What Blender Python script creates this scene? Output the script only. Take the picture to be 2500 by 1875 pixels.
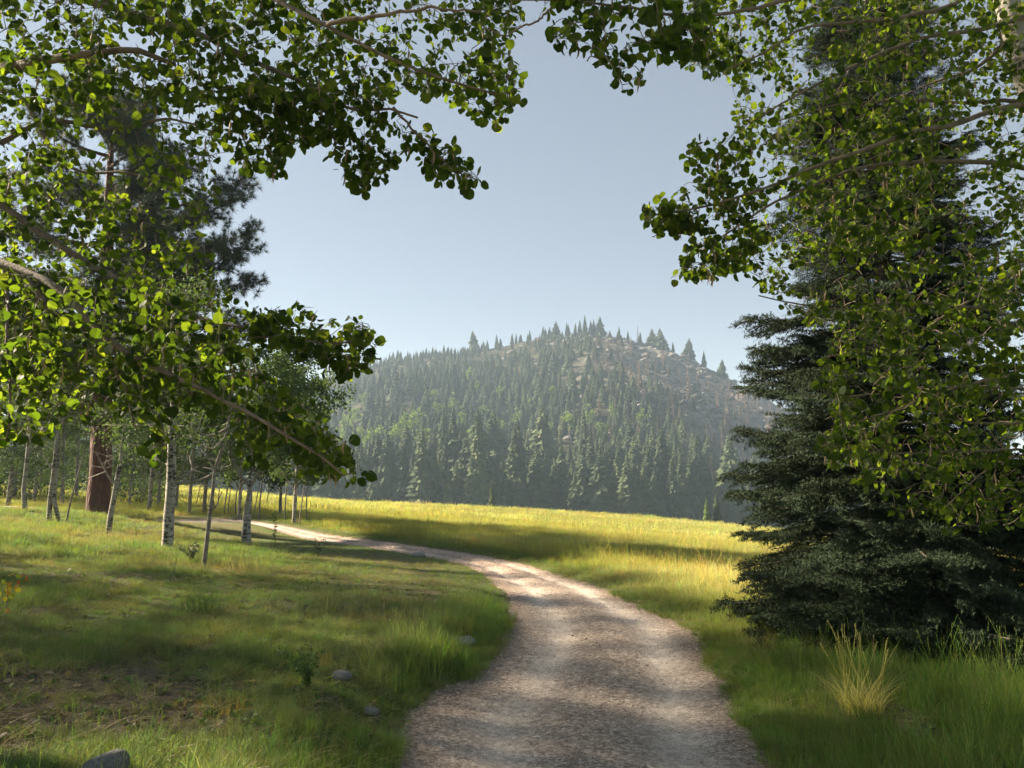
import bpy, math
import numpy as np
from mathutils import Matrix, Vector

for o in list(bpy.data.objects):
    bpy.data.objects.remove(o)
scene = bpy.context.scene
COL = scene.collection

# ------------------------------------------------------------------ camera, sky, sun, exposure
CAM = np.array([0.0, 0.0, 2.0]); F = 768.0; HOR = 477.0
PITCH = math.atan((HOR - 384.0) / F)
cd = bpy.data.cameras.new('camera'); cam = bpy.data.objects.new('camera', cd); COL.objects.link(cam)
cam.location = CAM; cam.rotation_euler = (math.pi / 2 + PITCH, 0, 0)
cd.sensor_width = 36; cd.lens = 27; cd.clip_start = 0.05; cd.clip_end = 9000
scene.camera = cam

SUN_AZ = math.radians(72)      # left of the view axis (+Y)
SUN_EL = math.radians(30)
to_sun = Vector((-math.sin(SUN_AZ) * math.cos(SUN_EL), math.cos(SUN_AZ) * math.cos(SUN_EL), math.sin(SUN_EL)))
world = bpy.data.worlds.new('World'); scene.world = world; world.use_nodes = True
wn = world.node_tree.nodes; wl = world.node_tree.links
sky = wn.new('ShaderNodeTexSky'); sky.sky_type = 'NISHITA'; sky.sun_disc = False
sky.sun_elevation = SUN_EL; sky.sun_rotation = -SUN_AZ
sky.altitude = 2400; sky.air_density = 0.9; sky.dust_density = 0.9; sky.ozone_density = 0.7
bg = wn['Background']; bg.inputs['Strength'].default_value = 0.0545
hs = wn.new('ShaderNodeHueSaturation'); hs.inputs['Saturation'].default_value = 0.88
wl.new(sky.outputs['Color'], hs.inputs['Color']); gm = wn.new('ShaderNodeGamma'); gm.inputs['Gamma'].default_value = 0.5
wl.new(hs.outputs['Color'], gm.inputs['Color']); wl.new(gm.outputs['Color'], bg.inputs['Color'])
sd = bpy.data.lights.new('sun', 'SUN'); sun = bpy.data.objects.new('sun', sd); COL.objects.link(sun)
sd.energy = 4.4; sd.angle = math.radians(1.6); sd.color = (1.0, 0.84, 0.63)
sun.rotation_euler = to_sun.to_track_quat('Z', 'Y').to_euler()
vs = scene.view_settings
scene.display_settings.display_device = 'sRGB'
vs.view_transform = 'Standard'; vs.look = 'None'; vs.gamma = 1.0; vs.use_curve_mapping = False
vs.exposure = 2.42
cy = scene.cycles
cy.max_bounces = 6; cy.diffuse_bounces = 4; cy.glossy_bounces = 2; cy.transmission_bounces = 4
cy.volume_bounces = 1; cy.transparent_max_bounces = 8; cy.caustics_reflective = False; cy.caustics_refractive = False
cy.use_denoising = True
try:
    cy.sample_clamp_indirect = 4.0
except Exception:
    pass

# ------------------------------------------------------------------ helpers
R_ = np.array([1.0, 0, 0]); U_ = np.array([0, -math.sin(PITCH), math.cos(PITCH)]); F_ = np.array([0, math.cos(PITCH), math.sin(PITCH)])

def ray(px, py):
    px = np.asarray(px, float); py = np.asarray(py, float)
    d = ((px - 512) / F)[..., None] * R_ + ((384 - py) / F)[..., None] * U_ + F_
    return d

def at(px, py, d):
    """point seen at photo position (1024 wide) at world distance d along +Y"""
    r = ray(px, py)
    return CAM + r * (np.asarray(d, float) / r[..., 1])[..., None]

def proj(P):
    q = np.asarray(P) - CAM
    z = q @ F_
    return 512 + F * (q @ R_) / z, 384 - F * (q @ U_) / z, z

def on_plane(px, py, z=0.0):
    r = ray(px, py); s = (z - CAM[2]) / r[..., 2]
    return CAM + r * s[..., None]

rng = np.random.RandomState(7)
_tab = np.random.RandomState(3).rand(256, 256)

def vnoise(x, y):
    x = np.asarray(x, float); y = np.asarray(y, float)
    xi = np.floor(x).astype(int); yi = np.floor(y).astype(int)
    fx = x - xi; fy = y - yi
    fx = fx * fx * (3 - 2 * fx); fy = fy * fy * (3 - 2 * fy)
    a = _tab[xi % 256, yi % 256]; b = _tab[(xi + 1) % 256, yi % 256]
    c = _tab[xi % 256, (yi + 1) % 256]; d = _tab[(xi + 1) % 256, (yi + 1) % 256]
    return (a * (1 - fx) + b * fx) * (1 - fy) + (c * (1 - fx) + d * fx) * fy

def fbm(x, y, o=4):
    s = 0; a = 0.5; t = 0
    for k in range(o):
        s = s + a * vnoise(x * 2 ** k + 17.3 * k, y * 2 ** k + 9.1 * k); t += a; a *= 0.5
    return s / t

def sstep(a, b, x):
    t = np.clip((x - a) / (b - a), 0, 1)
    return t * t * (3 - 2 * t)

class MB:
    """collects pieces of one mesh as numpy arrays"""
    def __init__(s):
        s.V = []; s.P = []; s.n = 0; s.A = []; s.M = []
    def add(s, V, polys, a=None, mi=0):
        V = np.asarray(V, float).reshape(-1, 3)
        for p in polys:
            p = np.asarray(p, int)
            if len(p):
                s.P.append(p + s.n); s.M.append(np.full(len(p), mi))
        s.V.append(V); s.A.append(np.full(len(V), 0.5) if a is None else np.broadcast_to(np.asarray(a, float), (len(V),)))
        s.n += len(V)
    def mesh(s, name, mats, smooth=False, color=None):
        me = bpy.data.meshes.new(name)
        V = np.concatenate(s.V) if s.V else np.zeros((0, 3))
        me.vertices.add(len(V)); me.vertices.foreach_set('co', V.ravel())
        loops = np.concatenate([p.ravel() for p in s.P]); tot = np.concatenate([np.full(len(p), p.shape[1]) for p in s.P])
        me.loops.add(len(loops)); me.loops.foreach_set('vertex_index', loops.astype(np.int32))
        me.polygons.add(len(tot)); st = np.concatenate([[0], np.cumsum(tot)[:-1]])
        me.polygons.foreach_set('loop_start', st.astype(np.int32))
        me.polygons.foreach_set('material_index', np.concatenate(s.M).astype(np.int32))
        me.polygons.foreach_set('use_smooth', np.full(len(tot), smooth))
        at_ = me.attributes.new('rnd', 'FLOAT', 'POINT'); at_.data.foreach_set('value', np.concatenate(s.A).astype(np.float32))
        if color is not None:
            c = me.attributes.new('tint', 'FLOAT_VECTOR', 'POINT'); c.data.foreach_set('vector', np.asarray(color, np.float32).ravel())
        for m in (mats if isinstance(mats, (list, tuple)) else [mats]):
            me.materials.append(m)
        me.update(calc_edges=True); me.validate()
        return me

def link(name, me, parent=None, loc=None, mat4=None):
    o = bpy.data.objects.new(name, me); COL.objects.link(o)
    if parent is not None: o.parent = parent
    if mat4 is not None: o.matrix_local = Matrix(mat4)
    elif loc is not None: o.location = loc
    return o

def tag(o, label=None, cat=None, group=None, kind=None):
    if label: o['label'] = label
    if cat: o['category'] = cat
    if group: o['group'] = group
    if kind: o['kind'] = kind
    return o

def thing(name, label, cat, loc=(0, 0, 0), group=None):
    return tag(link(name, None, loc=tuple(float(v) for v in loc)), label, cat, group)

def norm(v):
    v = np.asarray(v, float); return v / (np.linalg.norm(v, axis=-1, keepdims=True) + 1e-12)

def smooth_poly(P, n):
    """Catmull-Rom resample of a polyline to n points"""
    P = np.asarray(P, float)
    if len(P) == 2:
        t = np.linspace(0, 1, n)[:, None]; return P[0] * (1 - t) + P[1] * t
    Q = np.vstack([2 * P[0] - P[1], P, 2 * P[-1] - P[-2]])
    L = np.concatenate([[0], np.cumsum(np.linalg.norm(np.diff(P, axis=0), axis=1))])
    s = np.linspace(0, L[-1], n); i = np.clip(np.searchsorted(L, s, 'right') - 1, 0, len(P) - 2)
    h = np.diff(L) + 1e-9; hh = np.concatenate([[h[0]], h, [h[-1]]])[:, None]; sl = np.diff(Q, axis=0) / hh
    m = (sl[:-1] * hh[1:] + sl[1:] * hh[:-1]) / (hh[1:] + hh[:-1])
    H = h[i][:, None]; t = ((s - L[i]) / h[i])[:, None]
    return (2 * t ** 3 - 3 * t ** 2 + 1) * P[i] + (t ** 3 - 2 * t ** 2 + t) * H * m[i] + (3 * t ** 2 - 2 * t ** 3) * P[i + 1] + (t ** 3 - t ** 2) * H * m[i + 1]

def tube(mb, P, r, sides=6, a=None, mi=0, cap=True, bump=0.0, rs=None):
    P = np.asarray(P, float); n = len(P); r = np.broadcast_to(np.asarray(r, float), (n,))
    T = norm(np.gradient(P, axis=0)); u = np.cross(T[0], [0.31, 0.2, 0.93]); 
    if np.linalg.norm(u) < 1e-3: u = np.cross(T[0], [1, 0, 0])
    u = u / np.linalg.norm(u); V = np.zeros((n, sides, 3)); an = np.arange(sides) * 2 * math.pi / sides
    for i in range(n):
        u = u - T[i] * (u @ T[i]); u /= np.linalg.norm(u) + 1e-12; w = np.cross(T[i], u)
        k = 1.0 if bump == 0 else 1 + bump * (rs.rand(sides) - 0.5)
        V[i] = P[i] + r[i] * (np.cos(an)[:, None] * u + np.sin(an)[:, None] * w) * (k if np.isscalar(k) else k[:, None])
    i = np.arange(n - 1)[:, None] * sides; j = np.arange(sides); j2 = (j + 1) % sides
    q = np.stack([i + j, i + j2, i + sides + j2, i + sides + j], -1).reshape(-1, 4)
    pl = [q]
    V = V.reshape(-1, 3)
    if cap:
        V = np.vstack([V, P[-1] + T[-1] * r[-1] * 0.6]); e = (n - 1) * sides
        pl.append(np.stack([e + j, e + j2, np.full(sides, n * sides)], -1))
    mb.add(V, pl, a, mi)

# leaf outline in leaf units: base at origin, tip at +Y
_hx = np.array([0, .33, .50, .51, .43, .23]); _hy = np.array([0.02, .03, .22, .48, .76, .92])
def leaf_shape(fold=0.06, curl=0.05, petiole=0.75):
    L = np.stack([-_hx[1:], _hy[1:], np.full(5, fold)], -1); Rr = np.stack([_hx[1:], _hy[1:], np.full(5, fold)], -1)
    c = np.array([[0, 0, 0], [0, .3, 0], [0, .65, 0], [0, 1.02, -curl]])
    V = np.vstack([c, L, Rr]); V[:, 2] -= curl * V[:, 1] ** 2
    V[:, 2] += np.where(np.abs(V[:, 0]) > .1, fold * (np.abs(V[:, 0]) / .5 - 1) , 0)
    t = [[0, 1, 4], [4, 1, 5], [5, 1, 6], [6, 1, 2], [6, 2, 7], [7, 2, 8], [8, 2, 3],
         [0, 9, 1], [9, 10, 1], [10, 11, 1], [11, 2, 1], [11, 12, 2], [12, 13, 2], [13, 3, 2]]
    V = np.vstack([V, [[-.012, 0.02, 0], [.012, 0.02, 0], [.012, -petiole, .1], [-.012, -petiole, .1]]])
    t += [[14, 15, 16], [14, 16, 17]]
    return V, np.array(t)
LEAF_V, LEAF_T = leaf_shape()
LEAF_KINDS = [leaf_shape(.03, .02, .8), leaf_shape(.10, .16, .7), leaf_shape(-.06, .10, .9), leaf_shape(.16, .05, .75)]

def scatter_shape(mb, V, T, pos, ax, nr, size, rnd, mi=0):
    """many oriented copies of a small shape (V, T) baked in one mesh"""
    ax = norm(ax); s = norm(np.cross(ax, nr)); n = np.cross(s, ax); size = np.asarray(size, float)
    W = pos[:, None] + size[:, None, None] * (V[None, :, 0:1] * s[:, None] + V[None, :, 1:2] * ax[:, None] + V[None, :, 2:3] * n[:, None])
    k = len(V); N = len(pos)
    mb.add(W.reshape(-1, 3), [(np.arange(N)[:, None, None] * k + T[None]).reshape(-1, T.shape[1])], np.repeat(rnd, k), mi)

def in_poly(x, y, poly):
    poly = np.asarray(poly, float); c = np.zeros(len(x), bool); j = len(poly) - 1
    for i in range(len(poly)):
        xi, yi = poly[i]; xj, yj = poly[j]
        c ^= ((yi > y) != (yj > y)) & (x < (xj - xi) * (y - yi) / (yj - yi + 1e-12) + xi); j = i
    return c

# ------------------------------------------------------------------ materials
def mat(name):
    m = bpy.data.materials.new(name); m.use_nodes = True; nt = m.node_tree; nt.nodes.clear()
    out = nt.nodes.new('ShaderNodeOutputMaterial')
    return m, nt, out
def N(nt, t, **k):
    n = nt.nodes.new(t)
    for a, v in k.items(): setattr(n, a, v)
    return n
def ramp(nt, fac, stops, interp='LINEAR'):
    r = N(nt, 'ShaderNodeValToRGB'); r.color_ramp.interpolation = interp
    e = r.color_ramp.elements
    while len(e) < len(stops): e.new(0.5)
    for i, (p, c) in enumerate(stops):
        e[i].position = p; e[i].color = (*c, 1) if len(c) == 3 else c
    nt.links.new(fac, r.inputs[0]); return r.outputs[0]
def noise(nt, vec, scale, detail=4, rough=0.6):
    n = N(nt, 'ShaderNodeTexNoise'); n.inputs['Scale'].default_value = scale; n.inputs['Detail'].default_value = detail
    n.inputs['Roughness'].default_value = rough
    if vec is not None: nt.links.new(vec, n.inputs['Vector'])
    return n.outputs['Fac']
def mixc(nt, f, a, b, mode='MIX'):
    m = N(nt, 'ShaderNodeMix', data_type='RGBA', blend_type=mode)
    for s, v in ((m.inputs[0], f), (m.inputs[6], a), (m.inputs[7], b)):
        if isinstance(v, (int, float)): s.default_value = v
        elif isinstance(v, tuple): s.default_value = (*v, 1)
        else: nt.links.new(v, s)
    return m.outputs[2]
def mth(nt, op, a, b=None):
    m = N(nt, 'ShaderNodeMath', operation=op)
    for s, v in zip(m.inputs, (a, b)):
        if v is None: continue
        if isinstance(v, (int, float)): s.default_value = v
        else: nt.links.new(v, s)
    return m.outputs[0]
def mapping(nt, scale, kind='Object'):
    tc = N(nt, 'ShaderNodeTexCoord'); mp = N(nt, 'ShaderNodeMapping'); mp.inputs['Scale'].default_value = scale
    nt.links.new(tc.outputs[kind], mp.inputs['Vector']); return mp.outputs[0]

def foliage_mat(name, stops, trans, tfac=0.45, rnd='attr', rough=0.5, spec=0.25):
    """leaf surface: diffuse/gloss with light passing through the blade"""
    m, nt, out = mat(name)
    if rnd == 'attr':
        f = N(nt, 'ShaderNodeAttribute', attribute_name='rnd').outputs['Fac']
    elif rnd == 'obj':
        f = N(nt, 'ShaderNodeObjectInfo').outputs['Random']
    else:
        a = N(nt, 'ShaderNodeAttribute', attribute_name='rnd').outputs['Fac']; b = N(nt, 'ShaderNodeObjectInfo').outputs['Random']
        f = mth(nt, 'ADD', mth(nt, 'MULTIPLY', a, 0.45), mth(nt, 'MULTIPLY', b, 0.55))
    c = ramp(nt, f, stops)
    p = N(nt, 'ShaderNodeBsdfPrincipled'); p.inputs['Roughness'].default_value = rough; p.inputs['Specular IOR Level'].default_value = spec
    nt.links.new(c, p.inputs['Base Color'])
    if tfac > 0:
        t = N(nt, 'ShaderNodeBsdfTranslucent'); nt.links.new(mixc(nt, 1.0, c, trans, 'MULTIPLY'), t.inputs['Color'])
        s = N(nt, 'ShaderNodeMixShader'); s.inputs[0].default_value = tfac
        nt.links.new(p.outputs[0], s.inputs[1]); nt.links.new(t.outputs[0], s.inputs[2]); nt.links.new(s.outputs[0], out.inputs['Surface'])
    else:
        nt.links.new(p.outputs[0], out.inputs['Surface'])
    return m

LEAF_STOPS = [(0, (.008, .018, .005)), (.5, (.015, .029, .007)), (.9, (.025, .042, .010)), (1, (.040, .057, .013))]
M_LEAF = foliage_mat('aspen_leaf', LEAF_STOPS, (9.4, 7.9, 1.4), 0.5, 'attr', 0.55, 0.10)
M_LEAFO = foliage_mat('aspen_leaf_single', LEAF_STOPS, (9.4, 7.9, 1.4), 0.5, 'obj', 0.55, 0.10)
M_GROVE = foliage_mat('grove_leaf', [(0, (.036, .062, .021)), (.6, (.056, .088, .030)), (1, (.088, .12, .042))], (2.2, 2.2, 1.2), 0.35, 'both', .6, .12)
M_SPRUCE = foliage_mat('spruce_needles', [(0, (.015, .024, .011)), (.55, (.026, .040, .020)), (1, (.052, .076, .048))], (1, 1, 1), 0, 'both', 0.7, 0.08)
M_PINE = foliage_mat('pine_needles', [(0, (.025, .037, .020)), (1, (.05, .068, .034))], (1.5, 1.5, 1), 0.2, 'both', 0.6)
M_HILLC = foliage_mat('hill_conifer', [(0, (.026, .036, .022)), (.4, (.045, .064, .034)), (.75, (.070, .092, .043)), (.9, (.10, .12, .05)), (1, (.11, .09, .06))], (1.2, 1.2, 1), 0.15, 'both', 0.8, 0.1)
M_HILLA = foliage_mat('hill_aspen', [(0, (.075, .12, .035)), (1, (.13, .18, .05))], (2, 2, 1), 0.35, 'both', 0.8, 0.1)
M_HILLD = foliage_mat('hill_dead_tree', [(0, (.11, .085, .07)), (.6, (.14, .10, .075)), (1, (.10, .10, .06))], (1, 1, 1), 0.0, 'both', 0.9, 0.1)
M_YELLOW = foliage_mat('autumn_leaf', [(0, (.32, .09, .012)), (.3, (.38, .22, .02)), (.7, (.42, .38, .03)), (1, (.22, .28, .03))], (1.6, 1.6, 1), 0.5, 'obj')
M_WEED = foliage_mat('weed_leaf', [(0, (.035, .07, .02)), (1, (.08, .13, .035))], (2, 2, 1), 0.4)
M_SAGE = foliage_mat('grey_shrub_leaf', [(0, (.07, .085, .055)), (1, (.14, .155, .10))], (1, 1, 1), 0.15)
M_TAN = foliage_mat('dry_stalk', [(0, (.26, .19, .09)), (1, (.42, .33, .16))], (1.3, 1.3, 1), 0.3)
M_CATKIN = foliage_mat('seed_catkin', [(0, (.28, .19, .10)), (1, (.42, .32, .18))], (1.3, 1.3, 1), 0.3)

def bark_mat(name, kind):
    m, nt, out = mat(name); p = N(nt, 'ShaderNodeBsdfPrincipled'); p.inputs['Roughness'].default_value = 0.85
    nt.links.new(p.outputs[0], out.inputs['Surface']); bmp = N(nt, 'ShaderNodeBump'); bmp.inputs['Distance'].default_value = 0.02
    nt.links.new(bmp.outputs[0], p.inputs['Normal'])
    if kind == 'white':
        v = mapping(nt, (7, 7, 16)); v2 = mapping(nt, (2.2, 2.2, 2.6)); v3 = mapping(nt, (1.5, 1.5, .25))
        n1 = noise(nt, v, 1.0, 5, 0.62); n2 = noise(nt, v2, 1.6, 3, 0.5); n3 = noise(nt, v3, 1.5, 3)
        k = mth(nt, 'ADD', mth(nt, 'MULTIPLY', n1, 0.62), mth(nt, 'MULTIPLY', n2, 0.38))
        mask = ramp(nt, k, [(0.0, (1, 1, 1)), (.445, (1, 1, 1)), (.49, (0, 0, 0)), (1, (0, 0, 0))])
        base = ramp(nt, n3, [(.3, (.20, .185, .15)), (.55, (.32, .30, .26)), (.75, (.25, .25, .19))])
        c = mixc(nt, mask, base, (.035, .03, .026))
        nt.links.new(c, p.inputs['Base Color']); nt.links.new(n1, bmp.inputs['Height']); bmp.inputs['Strength'].default_value = 0.5
    elif kind == 'grey':
        n1 = noise(nt, mapping(nt, (9, 9, 14)), 1.0, 5); n2 = noise(nt, mapping(nt, (30, 30, 30)), 1, 3)
        c = ramp(nt, n1, [(.3, (.09, .075, .06)), (.5, (.20, .18, .145)), (.75, (.30, .28, .23))])
        nt.links.new(c, p.inputs['Base Color']); nt.links.new(n2, bmp.inputs['Height']); bmp.inputs['Strength'].default_value = 0.4
    elif kind == 'branch':
        n1 = noise(nt, mapping(nt, (14, 14, 14)), 1.0, 5); n2 = noise(nt, mapping(nt, (60, 60, 60)), 1, 3)
        c = ramp(nt, n1, [(.3, (.07, .052, .036)), (.5, (.14, .105, .07)), (.75, (.22, .17, .115))])
        nt.links.new(c, p.inputs['Base Color']); nt.links.new(n2, bmp.inputs['Height']); bmp.inputs['Strength'].default_value = 0.5
    elif kind == 'pine':
        vo = N(nt, 'ShaderNodeTexVoronoi', feature='DISTANCE_TO_EDGE'); vo.inputs['Scale'].default_value = 1.0
        w = mapping(nt, (9, 9, 2.2)); nn = N(nt, 'ShaderNodeTexNoise'); nn.inputs['Scale'].default_value = 1.5; nt.links.new(w, nn.inputs['Vector'])
        nt.links.new(mixc(nt, 0.35, w, nn.outputs['Color'], 'ADD'), vo.inputs['Vector'])
        n2 = noise(nt, mapping(nt, (12, 12, 5)), 1, 4)
        c = ramp(nt, vo.outputs['Distance'], [(0, (.018, .010, .008)), (.10, (.065, .022, .012)), (.35, (.15, .05, .028))])
        c = mixc(nt, n2, c, (.11, .038, .022)); nt.links.new(c, p.inputs['Base Color'])
        nt.links.new(vo.outputs['Distance'], bmp.inputs['Height']); bmp.inputs['Strength'].default_value = 1.0; bmp.inputs['Distance'].default_value = 0.06
    else:
        n1 = noise(nt, mapping(nt, (10, 10, 4)), 1.0, 5)
        c = ramp(nt, n1, [(.3, (.04, .03, .025)), (.7, (.12, .095, .075))])
        nt.links.new(c, p.inputs['Base Color']); nt.links.new(n1, bmp.inputs['Height']); bmp.inputs['Strength'].default_value = 0.8
    return m
M_WHITE = bark_mat('aspen_bark', 'white'); M_GREY = bark_mat('grey_aspen_bark', 'grey'); M_BRANCH = bark_mat('aspen_branch_bark', 'branch')
M_PBARK = bark_mat('ponderosa_bark', 'pine'); M_DARKB = bark_mat('dark_bark', 'dark')

def grass_mat(name, inst=True, tf=0.42):
    m, nt, out = mat(name)
    tn = N(nt, 'ShaderNodeAttribute', attribute_name='tint'); tn.attribute_type = 'INSTANCER' if inst else 'GEOMETRY'
    r = N(nt, 'ShaderNodeAttribute', attribute_name='rnd').outputs['Fac']
    v = ramp(nt, r, [(0, (.62, .66, .55)), (.6, (1, 1, 1)), (.86, (1.12, 1.08, 1.0)), (1, (1.5, 1.42, 1.3))])
    c = mixc(nt, 1.0, tn.outputs['Vector'], v, 'MULTIPLY')
    d = N(nt, 'ShaderNodeBsdfPrincipled'); d.inputs['Roughness'].default_value = 0.55; d.inputs['Specular IOR Level'].default_value = 0.2
    nt.links.new(c, d.inputs['Base Color'])
    t = N(nt, 'ShaderNodeBsdfTranslucent'); nt.links.new(mixc(nt, 1.0, c, (1.6, 1.68, .8), 'MULTIPLY'), t.inputs['Color'])
    s = N(nt, 'ShaderNodeMixShader'); s.inputs[0].default_value = tf
    nt.links.new(d.outputs[0], s.inputs[1]); nt.links.new(t.outputs[0], s.inputs[2]); nt.links.new(s.outputs[0], out.inputs['Surface'])
    return m
M_GRASS = grass_mat('grass_blades'); M_GRASSO = grass_mat('grass_blades_own', False)

def ground_mat():
    m, nt, out = mat('ground_turf'); p = N(nt, 'ShaderNodeBsdfPrincipled'); p.inputs['Roughness'].default_value = 0.95; p.inputs['Specular IOR Level'].default_value = 0.1
    t = N(nt, 'ShaderNodeAttribute', attribute_name='tint').outputs['Vector']
    v = mapping(nt, (1, 1, 1)); n1 = noise(nt, v, 9, 6, 0.7); n2 = noise(nt, v, 60, 4, 0.7)
    c = mixc(nt, 1.0, t, ramp(nt, n1, [(.3, (.6, .6, .6)), (.7, (1.35, 1.32, 1.25))]), 'MULTIPLY')
    c = mixc(nt, 1.0, c, ramp(nt, n2, [(.3, (.55, .55, .55)), (.7, (1.4, 1.4, 1.4))]), 'MULTIPLY')
    nt.links.new(c, p.inputs['Base Color'])
    b = N(nt, 'ShaderNodeBump'); b.inputs['Strength'].default_value = 0.6; b.inputs['Distance'].default_value = 0.03
    nt.links.new(n2, b.inputs['Height']); nt.links.new(b.outputs[0], p.inputs['Normal'])
    nt.links.new(p.outputs[0], out.inputs['Surface']); return m
M_GROUND = ground_mat()

def road_mat():
    m, nt, out = mat('dirt_road'); p = N(nt, 'ShaderNodeBsdfPrincipled'); p.inputs['Roughness'].default_value = 0.95; p.inputs['Specular IOR Level'].default_value = 0.0545
    t = N(nt, 'ShaderNodeAttribute', attribute_name='tint').outputs['Vector']
    v = mapping(nt, (1, 1, 1)); n0 = noise(nt, v, 1.6, 5, 0.6); n1 = noise(nt, v, 14, 6, 0.72); n2 = noise(nt, v, 90, 5, 0.75)
    vo = N(nt, 'ShaderNodeTexVoronoi'); vo.inputs['Scale'].default_value = 42; nt.links.new(v, vo.inputs['Vector'])
    c = mixc(nt, 1.0, t, ramp(nt, n0, [(.3, (.78, .76, .74)), (.7, (1.18, 1.16, 1.13))]), 'MULTIPLY')
    c = mixc(nt, 1.0, c, ramp(nt, n1, [(.3, (.68, .66, .64)), (.7, (1.28, 1.27, 1.25))]), 'MULTIPLY')
    c = mixc(nt, 1.0, c, ramp(nt, n2, [(.3, (.45, .43, .41)), (.68, (1.5, 1.5, 1.5))]), 'MULTIPLY')
    sp = N(nt, 'ShaderNodeSeparateColor'); nt.links.new(vo.outputs['Color'], sp.inputs[0])
    ru = N(nt, 'ShaderNodeAttribute', attribute_name='rnd').outputs['Fac']
    cel = ramp(nt, sp.outputs[0], [(0, (.42, .40, .39)), (.45, (.92, .90, .88)), (.8, (1.2, 1.2, 1.2)), (1, (1.75, 1.75, 1.75))])
    c = mixc(nt, mth(nt, 'SUBTRACT', .78, mth(nt, 'MULTIPLY', ru, .65)), c, mixc(nt, 1.0, c, cel, 'MULTIPLY'))
    nt.links.new(c, p.inputs['Base Color'])
    b = N(nt, 'ShaderNodeBump'); b.inputs['Strength'].default_value = 0.9; b.inputs['Distance'].default_value = 0.015
    h = mth(nt, 'ADD', n2, mth(nt, 'MULTIPLY', vo.outputs['Distance'], -0.5)); nt.links.new(h, b.inputs['Height'])
    nt.links.new(b.outputs[0], p.inputs['Normal']); nt.links.new(p.outputs[0], out.inputs['Surface']); return m
M_ROAD = road_mat()

def rock_mat(name, stops, sc=6, obj=False, moss=False):
    m, nt, out = mat(name); p = N(nt, 'ShaderNodeBsdfPrincipled'); p.inputs['Roughness'].default_value = 0.9; p.inputs['Specular IOR Level'].default_value = 0.2
    v = mapping(nt, (1, 1, 1)); n1 = noise(nt, v, sc, 6, 0.65); n2 = noise(nt, v, sc * 9, 4, 0.7)
    c = ramp(nt, n1, stops)
    c = mixc(nt, 1.0, c, ramp(nt, n2, [(.3, (.65, .65, .65)), (.7, (1.25, 1.25, 1.25))]), 'MULTIPLY')
    if obj:
        r = N(nt, 'ShaderNodeObjectInfo').outputs['Random']
        c = mixc(nt, 1.0, c, ramp(nt, r, [(0, (.75, .70, .68)), (.5, (1.1, 1.04, .98)), (.85, (1.4, 1.35, 1.3)), (1, (1.7, 1.66, 1.62))]), 'MULTIPLY')
    nt.links.new(c, p.inputs['Base Color']); b = N(nt, 'ShaderNodeBump'); b.inputs['Strength'].default_value = 0.6; b.inputs['Distance'].default_value = 0.02
    nt.links.new(n2, b.inputs['Height']); nt.links.new(b.outputs[0], p.inputs['Normal']); nt.links.new(p.outputs[0], out.inputs['Surface']); return m
M_STONE = rock_mat('grey_stone', [(.3, (.10, .10, .097)), (.55, (.19, .19, .185)), (.75, (.30, .30, .285))], 7)
M_PALE = rock_mat('pale_stone', [(.3, (.16, .157, .15)), (.55, (.27, .265, .25)), (.75, (.38, .37, .35))], 9)
M_PEB = rock_mat('gravel_stone', [(.3, (.34, .28, .24)), (.7, (.50, .43, .38))], 20, True)
M_CRAG = rock_mat('hill_rock', [(.3, (.07, .07, .068)), (.55, (.13, .128, .122)), (.75, (.19, .185, .178))], .25, True)

def hill_mat():
    m, nt, out = mat('hill_slope'); p = N(nt, 'ShaderNodeBsdfPrincipled'); p.inputs['Roughness'].default_value = 1; p.inputs['Specular IOR Level'].default_value = 0.05
    t = N(nt, 'ShaderNodeAttribute', attribute_name='tint').outputs['Vector']
    v = mapping(nt, (1, 1, 1)); n1 = noise(nt, v, .12, 8, 0.7)
    c = mixc(nt, 1.0, t, ramp(nt, n1, [(.32, (.35, .36, .36)), (.5, (.9, .9, .88)), (.68, (1.7, 1.62, 1.55))]), 'MULTIPLY')
    nt.links.new(c, p.inputs['Base Color']); b = N(nt, 'ShaderNodeBump'); b.inputs['Strength'].default_value = 1; b.inputs['Distance'].default_value = 3.0
    nt.links.new(n1, b.inputs['Height']); nt.links.new(b.outputs[0], p.inputs['Normal']); nt.links.new(p.outputs[0], out.inputs['Surface']); return m
M_HILL = hill_mat()

# ------------------------------------------------------------------ road course and terrain heights
LE = np.array([(401, 768), (403, 748), (411, 726), (430, 712), (470, 692), (490, 668), (511, 640), (515.7, 612), (505.5, 591.5), (494, 580), (472, 567), (453.6, 561), (398, 551.5), (374, 547), (327.7, 541), (290, 536), (262, 531.5), (235, 528)], float)
RI = np.array([(760, 768), (742, 724), (731, 700), (713, 676.7), (700, 658), (690.7, 637.8), (676, 624), (645, 610), (624, 600.8), (596, 586), (563, 576.7), (531, 565.6), (488.8, 556), (425.8, 547), (383, 540.6), (327.7, 535.5), (270, 529.5), (237, 525)], float)
lw = on_plane(LE[:, 0], LE[:, 1])[:, :2]; rw = on_plane(RI[:, 0], RI[:, 1])[:, :2]
lw = np.vstack([[-0.95, -3], [-0.9, 1.5], lw, [-16, 29.5], [-24, 31], [-40, 30]]); rw = np.vstack([[1.7, -3], [1.62, 1.5], rw, [-15.5, 32], [-24, 33.6], [-40, 32.6]])
NS = 420
LEDGE = smooth_poly(lw, NS); REDGE = smooth_poly(rw, NS)
# match stations: nearest right edge point by arc of the middle line
CEN = 0.5 * (LEDGE + REDGE)

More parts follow.
